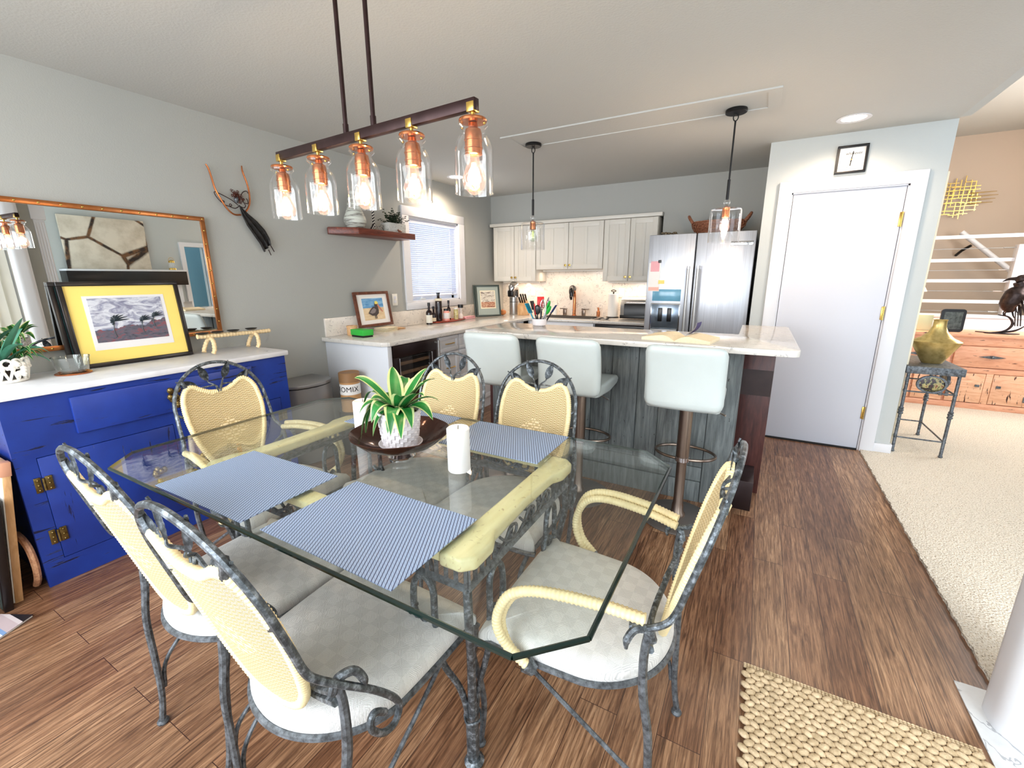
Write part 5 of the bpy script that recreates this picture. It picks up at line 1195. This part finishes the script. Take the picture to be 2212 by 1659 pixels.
# ------------------------------------------------------------------ pendants
def bulb_mb(z0, r_, h_):
    return [(0, z0-h_), (r_*.35, z0-h_+r_*.10), (r_*.85, z0-h_+r_*.6), (r_, z0-h_+r_*1.2), (r_*.85, z0-h_*.45), (r_*.5, z0-h_*.15), (r_*.42, z0)]
M['filament'] = emit('glowing_filament', (255, 222, 120), 10)
M['filament_dim'] = emit('dim_filament', (220, 225, 120), 1.2)
M['bulboff'] = thin_glass('unlit_bulb_glass', (.86, .93, .84), 2.5); M['bulbglass'] = bulb_glass('warm_bulb_glass')
def filament(z0, h_, r_, rad_):
    b = MB()
    for k in range(6):
        a = k*PI/3; b.tube([(r_*.35*math.cos(a), r_*.35*math.sin(a), z0), (r_*math.cos(a), r_*math.sin(a), z0-h_)], rad_, 5, sm=1)
    return b
def pendant(x, y, label, lit):
    t = thing('pendant_light', label, 'pendant light', (x, y, ZC-.003), 0, 'pendant lights over the bar')
    obj('canopy', MB().lathe([(0, 0), (.062, 0), (.064, -.004), (.064, -.018), (.060, -.022), (0, -.024)], seg=36), 'black', t)
    obj('loop', MB().tube([(.014*math.cos(k*PI/5), 0, -.045+.021*math.sin(k*PI/5)) for k in range(10)], .0035, 7, True, 2).cyl((0, 0, -.02), (0, 0, -.03), .008, seg=10).cyl((0, 0, -.064), (0, 0, -.078), .006, seg=10), 'black', t)
    obj('rod', MB().cyl((0, 0, -.072), (0, 0, -.41), .0055, seg=12).cyl((0, 0, -.41), (0, 0, -.532), .0095, seg=14), 'black', t)
    obj('glass_ball', MB().sphere((0, 0, -.553), .0205, seg=20), thin_glass('crystal_ball', (.95, .95, .95), 2.2) if 'crystal' not in M else M['crystal'], t)
    s = obj('socket', MB().lathe([(0, -.572), (.010, -.573), (.022, -.580), (.0235, -.588), (.0235, -.640), (.021, -.643), (0, -.643)], seg=28), 'copper', t)
    obj('shade', MB().lathe([(.022, -.590), (.080, -.588), (.093, -.594), (.098, -.608), (.098, -.800), (.0965, -.802), (.0955, -.800), (.0955, -.609), (.091, -.598), (.080, -.592), (.022, -.594)], seg=48), 'glass', t)
    bu = obj('bulb', MB().lathe(bulb_mb(-.640, .031, .10), seg=24), 'bulbglass' if lit else 'bulboff', t)
    obj('filament', filament(-.655, .055, .010, .0016 if lit else .0009), 'filament' if lit else 'filament_dim', bu)
    if lit: point('pendant_glow', (x, y, ZC-.69), 14, (1, .74, .52), .02)
pendant(-1.69, 3.39, 'black rod pendant with a clear glass cylinder and unlit greenish bulb, left of the pair', False)
pendant(-.253, 3.385, 'black rod pendant with a clear glass cylinder and glowing bulb, before the refrigerator', True)
# recessed lights
M['lamp'] = emit('recessed_lamp', (255, 226, 196), 9)
def downlight(x, y, label, p):
    t = thing('recessed_light', label, 'ceiling light', (x, y, ZC))
    obj('trim_ring', MB().lathe([(.070, 0), (.096, 0), (.098, -.004), (.092, -.007), (.072, -.003)], seg=40), 'trim', t)
    obj('lamp', MB().lathe([(0, -.0015), (.071, -.0015), (.071, -.0005), (0, -.0005)], seg=36), 'lamp', t)
    l = bpy.data.lights.new('recessed_spot', 'SPOT'); l.energy = p; l.color = (1, .80, .62); l.spot_size = R(160); l.spot_blend = .7; l.shadow_soft_size = .06
    o = bpy.data.objects.new('recessed_spot', l); COL.objects.link(o); o.location = (x, y, ZC-.02)
downlight(.426, 3.965, 'glowing recessed ceiling light in front of the white door', 38)
downlight(-2.91, 4.03, 'glowing recessed ceiling light over the kitchen window, half behind the last lamp jar', 55)
# under cabinet strips
for x0_, x1_, z in ((-3.1, -2.56, 1.345), (-1.62, -1.08, 1.345), (-2.5, -1.68, 1.488)):
    st_ = thing('cabinet_strip_light', {-3.1: 'slim light strip under the left wall cabinet', -1.62: 'slim light strip under the cabinet beside the refrigerator', -2.5: 'slim light strip under the short cabinet above the sink'}[x0_], 'light strip', ((x0_+x1_)/2, 5.34, z))
    obj('strip', MB().box(-(x1_-x0_)/2, (x1_-x0_)/2, -.02, .02, -.012, .003), 'plastic_w', st_)
    area('under_cabinet_glow', ((x0_+x1_)/2, 5.34, z-.02), (0, 0, 0), x1_-x0_, .05, 2.1, (1, .78, .60))
# ------------------------------------------------------------------ chandelier
ang = math.atan2(1.106-1.163, -.735+1.663)
t = thing('linear_chandelier', 'five jar linear chandelier with a dark bronze bar hanging over the dining table', 'chandelier', (-1.2, 1.135, 0), ang)
obj('bar', MB().box(-.478, .478, -.011, .011, 1.842, 1.872, .002), 'bronze', t)
obj('canopy', MB().box(-.16, .16, -.06, .06, ZC-.028, ZC, .004), 'bronze', t)
for x in (-.068, .068): obj('rod', MB().cyl((x, 0, 1.868), (x, 0, ZC-.02), .0072, seg=12).cyl((x, 0, 1.868), (x, 0, 1.90), .0095, seg=12), 'bronze', t)
jar = [(a*.89, b_) for a, b_ in [(.040, 1.817), (.046, 1.812), (.046, 1.805), (.036, 1.797), (.036, 1.788), (.044, 1.778), (.055, 1.762), (.060, 1.742), (.0605, 1.72), (.0605, 1.636), (.0615, 1.632), (.059, 1.632), (.0585, 1.636), (.0585, 1.74), (.053, 1.76), (.043, 1.775), (.034, 1.787), (.034, 1.797)]]
for k in range(5):
    x = -.464+k*.232
    h = obj('lamp_holder', MB().box(x-.012, x+.012, -.0135, .0135, 1.838, 1.862, .001).cyl((x, 0, 1.818), (x, 0, 1.84), .006, seg=10), 'brass', t)
    obj('cap_disc', MB().lathe([(0, 1.822), (.037, 1.822), (.039, 1.818), (.037, 1.814), (0, 1.814)], (x, 0, 0), 32), 'copper', h)
    for s in (-1, 1): obj('screw', MB().sphere((x+s*.038, 0, 1.806), .004, seg=8), 'brass', h)
    obj('socket', MB().lathe([(0, 1.812), (.012, 1.812), (.0135, 1.80), (.021, 1.796), (.0238, 1.786), (.0238, 1.772), (.0256, 1.771), (.0256, 1.768), (.0238, 1.767), (.0238, 1.752), (.0256, 1.751), (.0256, 1.748), (.0238, 1.747), (.0238, 1.733), (.021, 1.731), (0, 1.731)], (x, 0, 0), 28), 'copper', h)
    obj('jar_shade', MB().lathe(jar, (x, 0, 0), 40), 'glass', h)
    obj('bulb', MB().lathe([(r_, z) for r_, z in bulb_mb(1.732, .034, .104)], (x, 0, 0), 24), 'bulbglass', h)
    f = filament(1.712, .062, .014, .0022); 
    for v in f.b.verts: v.co.x += x
    obj('filament', f, 'filament', h)
    p_ = Matrix.Translation((-1.2, 1.135, 0)) @ Matrix.Rotation(ang, 4, 'Z') @ Vector((x, 0, 1.685))
    point('chandelier_glow', p_, 4.2, (1, .74, .52), .02)
# ------------------------------------------------------------------ clock
t = thing('wall_clock', 'square black framed wall clock with scattered numbers above the white door', 'clock', (.489, 4.327, 2.242))
b = MB(); b.box(-.094, .094, -.026, 0, .080, .096, .002).box(-.094, .094, -.026, 0, -.096, -.080, .002).box(-.094, -.078, -.026, 0, -.080, .080).box(.078, .094, -.026, 0, -.080, .080)
obj('frame', b, 'black', t); obj('dial', MB().box(-.08, .08, -.012, -.008, -.082, .082), 'paper', t)
RX = Matrix.Rotation(R(90), 4, 'X')
b = MB(); b._add(text('whatever', .027, Matrix.Translation((.012, -.0125, .040)) @ RX)); obj('lettering', b, 'black', t)
b = MB()
for ch, x, z, a, s_ in (('7', -.062, -.060, 10, .018), ('8', -.040, -.070, 0, .018), ('9', -.045, -.040, 15, .018), ('6', -.022, -.054, -10, .018), ('5', -.005, -.040, 20, .018), ('10', .012, -.060, 40, .017), ('2', .026, -.058, 60, .018), ('4', .002, -.066, -20, .017)):
    b._add(text(ch, s_, Matrix.Translation((x, -.0125, z)) @ RX @ Matrix.Rotation(R(a), 4, 'Z')))
obj('numbers', b, plain('clock_numbers', (110, 104, 100), .6), t)
for a, L, w_ in ((6, .055, .0026), (184, .045, .003), (200, .058, .001)):
    T = Matrix.Rotation(R(a), 4, 'Y'); obj('hand', MB().box(-w_, w_, -.0145, -.0135, -.01, L, T=T), 'black', t)
obj('pin', MB().sphere((0, -.015, 0), .005, seg=10), 'brass', t)
# ------------------------------------------------------------------ living area
t = thing('side_table', 'tall square grey iron side table with oval painted medallions', 'side table', (1.235, 4.68, 0))
hx, hy = .158, .30
b = MB().box(-hx-.012, hx+.012, -hy-.012, hy+.012, .665, .722, .003).box(-hx, hx, -hy, hy, .722, .724)
obj('top', MB().box(-hx-.012, hx+.012, -hy-.012, hy+.012, .665, .722, .003), 'iron2', t)
for sx in (-1, 1):
    for sy in (-1, 1):
        pr = [(0, 0), (.018, 0), (.019, .008), (.012, .014), (.016, .022), (.011, .03), (.011, .33), (.018, .335), (.018, .345), (.013, .35), (.018, .36), (.018, .37), (.013, .375), (.018, .382), (.011, .392), (.011, .665), (0, .665)]
        obj('leg', MB().lathe(pr, (sx*(hx-.012), sy*(hy-.012), 0), 14), 'iron2', t)
b = MB()
for z in (.14, .52):
    for sy in (-1, 1): b = MB().cyl((-hx, sy*(hy-.012), z), (hx, sy*(hy-.012), z), .006, seg=8); obj('stretcher', b, 'iron2', t)
    for sx in (-1, 1): obj('stretcher', MB().cyl((sx*(hx-.012), -hy, z), (sx*(hx-.012), hy, z), .006, seg=8), 'iron2', t)
m = Mt('painted_medallion', rough=.3); m.col(m.ramp(m.noise(m.co(), 30, 3, .6), [(.35, (60, 24, 24)), (.45, (30, 30, 26)), (.55, (180, 170, 110)), (.65, (120, 50, 40)), (.75, (60, 80, 50))]))
for (x, y, r_) in ((0, -hy+.012, 0), (hx-.012, -.02, 1)):
    T = Matrix.Translation((x, y, .588)) @ (Matrix.Rotation(R(90), 4, 'Z') if r_ else Matrix.Identity(4)) @ Matrix.Rotation(R(90), 4, 'X') @ Matrix.Diagonal((1.25, .95, 1, 1))
    q = obj('medallion_ring', MB().lathe([(.060, -.010), (.072, -.010), (.074, 0), (.072, .010), (.060, .010)], seg=36, T=T), 'iron2', t)
    obj('medallion', MB().lathe([(0, .004), (.04, .003), (.061, 0), (.04, -.003), (0, -.004)], seg=30, T=T), m.m, q)
tag(obj('gold_vase', MB().lathe([(0, 0), (.060, 0), (.066, .006), (.155, .165), (.157, .172), (.150, .178), (.10, .205), (.060, .245), (.042, .29), (.040, .335), (.046, .342), (.040, .344), (.034, .335), (.030, .29), (0, .285)], seg=40, T=Matrix.Diagonal((1, .62, 1, 1))), 'gold', None, (1.262, 4.60, .7225)), 'shouldered antique gold vase standing on the iron side table', 'vase')
# pine sideboard
YP = 6.27
t = thing('pine_cabinet', 'long low pecky pine cabinet with drawers and doors under the white railing', 'cabinet', (0, 0, 0))
obj('body', MB().box(1.30, 3.05, YP+.02, YP+.42, 0, .775), 'pine_h', t)
obj('top', MB().box(1.28, 3.07, YP-.02, YP+.44, .775, .812, .005), 'pine_h', t)
obj('base_rail', MB().box(1.30, 3.05, YP-.005, YP+.02, 0, .075, .003), 'pine_h', t)
obj('upper_rail', MB().box(1.30, 3.05, YP, YP+.02, .685, .775, .003), 'pine_h', t)
obj('middle_rail', MB().box(1.30, 3.05, YP, YP+.02, .40, .455, .003), 'pine_h', t)
for a, e in ((1.32, 1.86), (1.885, 2.46), (2.485, 3.03)):
    d = obj('drawer', MB().box(a, e, YP-.008, YP+.018, .462, .68, .006), 'pine_h', t)
    c0 = (a+e)/2; obj('pull', MB().prism([(c0-.10, .575), (c0, .592), (c0+.10, .575), (c0, .558)], YP-.02, YP-.008, 'y').sphere((c0, YP-.022, .575), .014, seg=10), 'iron2', d)
for i, (a, e) in enumerate(((1.32, 1.58), (1.60, 1.86), (1.885, 2.165), (2.225, 2.50), (2.53, 2.80))):
    d = obj('door', MB().box(a, e, YP-.006, YP+.018, .082, .395, .005), 'pine', t)
    kx = e-.05 if i in (0, 2) else a+.05
    obj('latch', MB().box(kx-.018, kx+.018, YP-.016, YP-.006, .255, .28, .002), 'iron2', d)
    hx_ = a+.012 if i in (0, 2) else e-.012
    obj('hinge', MB().box(hx_-.015, hx_+.015, YP-.012, YP-.006, .13, .19, .002), 'iron2', d)
for a in (2.168, 2.503): obj('stile', MB().box(a, a+.054 if a < 2.3 else a+.024, YP-.002, YP+.02, .075, .40, .002), 'pine', t)
# bird sculpture
t = thing('bird_sculpture', 'dark metal bird sculpture perched on a crescent base on the pine cabinet', 'sculpture', (2.23, 6.36, .8145))
bm_ = plain('dark_patina', (52, 40, 38), .35, .7, 16, 30)
obj('crescent', MB().tube([(-.20, 0, .012), (-.08, 0, .006), (.02, 0, .03), (.06, 0, .10), (.02, 0, .17), (-.06, 0, .19)], [.005, .006, .010, .012, .008, .005], 10, sm=6).tube([(-.08, 0, .006), (.08, 0, .03), (.16, 0, .09)], [.006, .010, .004], 8, sm=5).lathe([(0, 0), (.13, 0), (.13, .006), (0, .008)], seg=28, T=Matrix.Diagonal((1, .5, 1, 1))), bm_, t)
b = MB().tube([(.02, 0, .22), (.0, 0, .30), (.03, 0, .40), (.05, 0, .47), (.03, 0, .52)], [.03, .075, .085, .05, .045], 14, sm=6)
obj('body', b, bm_, t, sharp=70)
obj('head', MB().sphere((.045, 0, .545), 1, (.05, .04, .045), 16).tube([(.01, 0, .55), (-.05, 0, .545), (-.09, 0, .52)], [.02, .012, .003], 8, sm=3), bm_, t)
for s in (-1, 1):
    for j in range(4):
        b = MB(); b.strip(lambda u, v: (.07+.05*u-.01*j, s*(.05+.02*math.sin(u*PI)+.004*j), .46-.055*j-.15*u+(v-.5)*.05*math.sin(PI*min(1, .1+u*.9))), 10, 3, both=.003); obj('feather', b, bm_, t)
    obj('leg', MB().tube([(0, s*.02, .25), (-.02, s*.02, .21), (-.01, s*.01, .18)], .006, 6, sm=2), bm_, t)
for j in range(3):
    b = MB(); b.strip(lambda u, v: (.05+.03*u+.02*j, (v-.5)*.03, .28-.20*u), 8, 2, both=.003); obj('tail_feather', b, bm_, t)
# lamp, frame, book
t = thing('table_lamp', 'table lamp with a cream conical shade mostly hidden behind the wall edge', 'lamp', (1.40, 6.45, .813))
obj('base', MB().lathe([(0, 0), (.08, 0), (.08, .015), (.03, .03), (.06, .12), (.05, .22), (.015, .30), (.012, .38), (0, .38)], seg=24), 'gold', t)
obj('shade', MB().lathe([(.10, .615), (.20, .42), (.198, .42), (.098, .615)], seg=40), emit('lit_cream_shade', (244, 214, 176), .55), t)
point('table_lamp_glow', (1.40, 6.45, 1.36), 12, (1, .78, .55), .04)
t = thing('photo_frame', 'dark rounded rectangular frame standing behind the gold vase', 'frame', (1.83, 6.34, .813), R(4), None)
obj('frame', MB().prism(rc(.07, .03, .03, 270)+rc(.07, .21, .03, 0)+rc(-.07, .21, .03, 90)+rc(-.07, .03, .03, 180), 0, .02, 'y'), 'blackpl', t)
obj('picture', MB().box(-.075, .075, -.002, 0, .03, .21), plain('dark_photo', (64, 70, 66), .2, 0, 30, 30), t)
t = thing('hardback_book', 'pale green covered book standing behind the gold vase', 'book', (1.585, 6.38, .813), R(-6))
obj('cover', MB().box(-.10, .10, 0, .03, 0, .17, .002), plain('pale_green_cover', (206, 214, 176), .6), t); obj('spine', MB().box(-.112, -.10, -.002, .032, 0, .172, .002), 'bronze', t)
# railing
t = thing('railing', 'white stair railing with horizontal rails and thin steel cables', 'railing', (0, 0, 0))
YR = 6.95
sc = (YR-0)/6.566
for z in (1.819, 1.566, 1.34, 1.11):
    obj('rail', MB().box(1.05, 3.5, YR-.02, YR+.02, z-.02, z+.018, .003), 'trim', t)
for z in (1.69, 1.455, 1.225, 1.0):
    w_ = obj('cable', MB().cyl((1.05, YR, z), (2.38, YR, z), .003, seg=6), 'steel2', t)
    obj('turnbuckle', MB().cyl((2.28, YR, z), (2.36, YR, z), .007, seg=8), 'steel2', w_)
obj('newel_post', MB().box(2.38, 2.50, YR-.05, YR+.05, .0, 1.72, .004), 'trim', t)
struct('trim_9', MB().box(1.05, 3.5, YR-.12, YR-.06, .0, .955, .004).box(1.05, 3.5, YR-.13, YR+.06, .93, .965, .004), 'trim', 'white low wall behind the pine cabinet')
t = thing('handrail', 'cream stair handrail on a black bracket rising behind the railing', 'handrail', (0, 0, 0))
obj('rail', MB().tube([(2.35, 8.55, 1.98), (2.62, 8.50, 1.72), (3.3, 8.5, 1.1)], .032, 10, sm=1), 'trim', t); obj('bracket', MB().tube([(2.48, 8.55, 1.80), (2.42, 8.62, 1.74), (2.40, 8.74, 1.68)], .018, 8, sm=3), 'black', t)
# brass wall art
point('stair_sconce_glow', (3.45, 7.4, 2.7), 22, (1, .76, .56), .08)
t = thing('brass_wall_art', 'brass lattice wall art of crossed rods on the beige stairwell wall', 'wall art', (2.27, 8.74, 2.437))
b = MB()
for k in range(-4, 5):
    for j in (-1, 0, 1):
        h_ = .25*math.sqrt(max(.08, 1-(k/4.9)**2)); z0 = h_*(j*.62)+random.uniform(-.03, .03); L = h_*random.uniform(.34, .5); x = k*.05+j*.008+random.uniform(-.008, .008)
        if random.random() < .9: obj('rod', MB().box(x-.0042, x+.0042, -.033+j*.008, -.024+j*.008, z0-L, z0+L), 'brass', t)
for k in range(-4, 5):
    for j in (-1, 0, 1):
        h_ = .24*math.sqrt(max(.08, 1-(k/4.9)**2)); x0 = h_*(j*.62)+random.uniform(-.03, .03); L = h_*random.uniform(.34, .5); z = k*.052+random.uniform(-.008, .008)
        if random.random() < .85: obj('rod', MB().box(x0-L, x0+L, -.048+j*.006, -.040+j*.006, z-.004, z+.004), 'brass', t)
for k in range(4): obj('rod', MB().cyl((.12, -.05, .06-k*.045), (.40-.02*abs(k-1), -.05, .065-k*.045), .006, .003, seg=8), 'brass', t)
# ------------------------------------------------------------------ what the mirror shows on the right hand wall
t = thing('fireplace_mantel', 'long black and white mantel shelf seen in the wall mirror', 'mantel', (3.36, 3.62, 0))
obj('shelf', MB().box(-.16, .14, -.86, .84, 1.545, 1.575, .004), 'trim', t)
obj('beam', MB().box(-.14, .14, -.86, .84, 1.30, 1.545, .004), 'blackpl', t)
obj('surround', MB().box(0, .14, -.80, .78, 0, 1.30), 'wall3' if False else 'trim', t)
obj('firebox', MB().box(-.005, .004, -.5, .5, .05, .85), 'darkgap', t)
m = Mt('abstract_canvas', rough=.6); v = m.co(); x, y, z = m.sep(v)
vo = m.vor(m.comb(0., y, z), 1.5, 'DISTANCE_TO_EDGE', 1).outputs[0]; n1 = m.noise(v, 5, 5, .6)
m.col(m.mix(m.ramp(m.ma('ADD', vo, m.ma('MULTIPLY', n1, .03)), [(.035, 1.), (.06, 0.)]), m.ramp(n1, [(.3, (196, 184, 164)), (.6, (226, 216, 198))]), m.ramp(m.noise(v, 7, 3), [(.45, (44, 32, 26)), (.6, (122, 84, 50))]))); 
tag(obj('abstract_painting', MB().box(3.44, 3.48, 2.86, 4.0, 1.578, 2.42, .004), m.m), 'large abstract canvas of pale cells and dark bands, seen in the mirror', 'painting')
t = thing('ship_lantern', 'small brass ship lantern on the mantel, seen in the mirror', 'lantern', (3.32, 4.28, 1.5755))
obj('base', MB().lathe([(0, 0), (.06, 0), (.055, .03), (.04, .035), (0, .035)], seg=20), 'brass', t); obj('glass', MB().lathe([(.045, .035), (.05, .08), (.045, .13)], seg=20), 'glass', t)
obj('cap', MB().lathe([(0, .13), (.05, .13), (.045, .16), (.02, .18), (0, .18)], seg=20), 'brass', t); obj('bail', MB().tube([(0, -.05, .14), (0, -.04, .20), (0, 0, .225), (0, .04, .20), (0, .05, .14)], .003, 6, sm=4), 'brass', t)
# recenter empties that were authored in room coordinates
bpy.context.view_layer.update()
for e in [o for o in COL.objects if o.type == 'EMPTY' and o.parent is None]:
    if e.location.length > 1e-6 and e.name != 'linear_chandelier': continue
    pts = []
    for ch in COL.objects:
        if ch.parent == e and ch.type == 'MESH': pts += [ch.matrix_world @ Vector(q) for q in ch.bound_box]
    if not pts: continue
    lo = Vector((min(p.x for p in pts), min(p.y for p in pts), min(p.z for p in pts))); hi = Vector((max(p.x for p in pts), max(p.y for p in pts), max(p.z for p in pts)))
    base = Vector(((lo.x+hi.x)/2, (lo.y+hi.y)/2, lo.z))
    if e.name == 'linear_chandelier': base = Vector((e.location.x, e.location.y, lo.z))
    inv = e.matrix_world.to_3x3().inverted(); off = inv @ (base-e.location)
    e.location = base
    for ch in COL.objects:
        if ch.parent == e: ch.location = ch.location-off
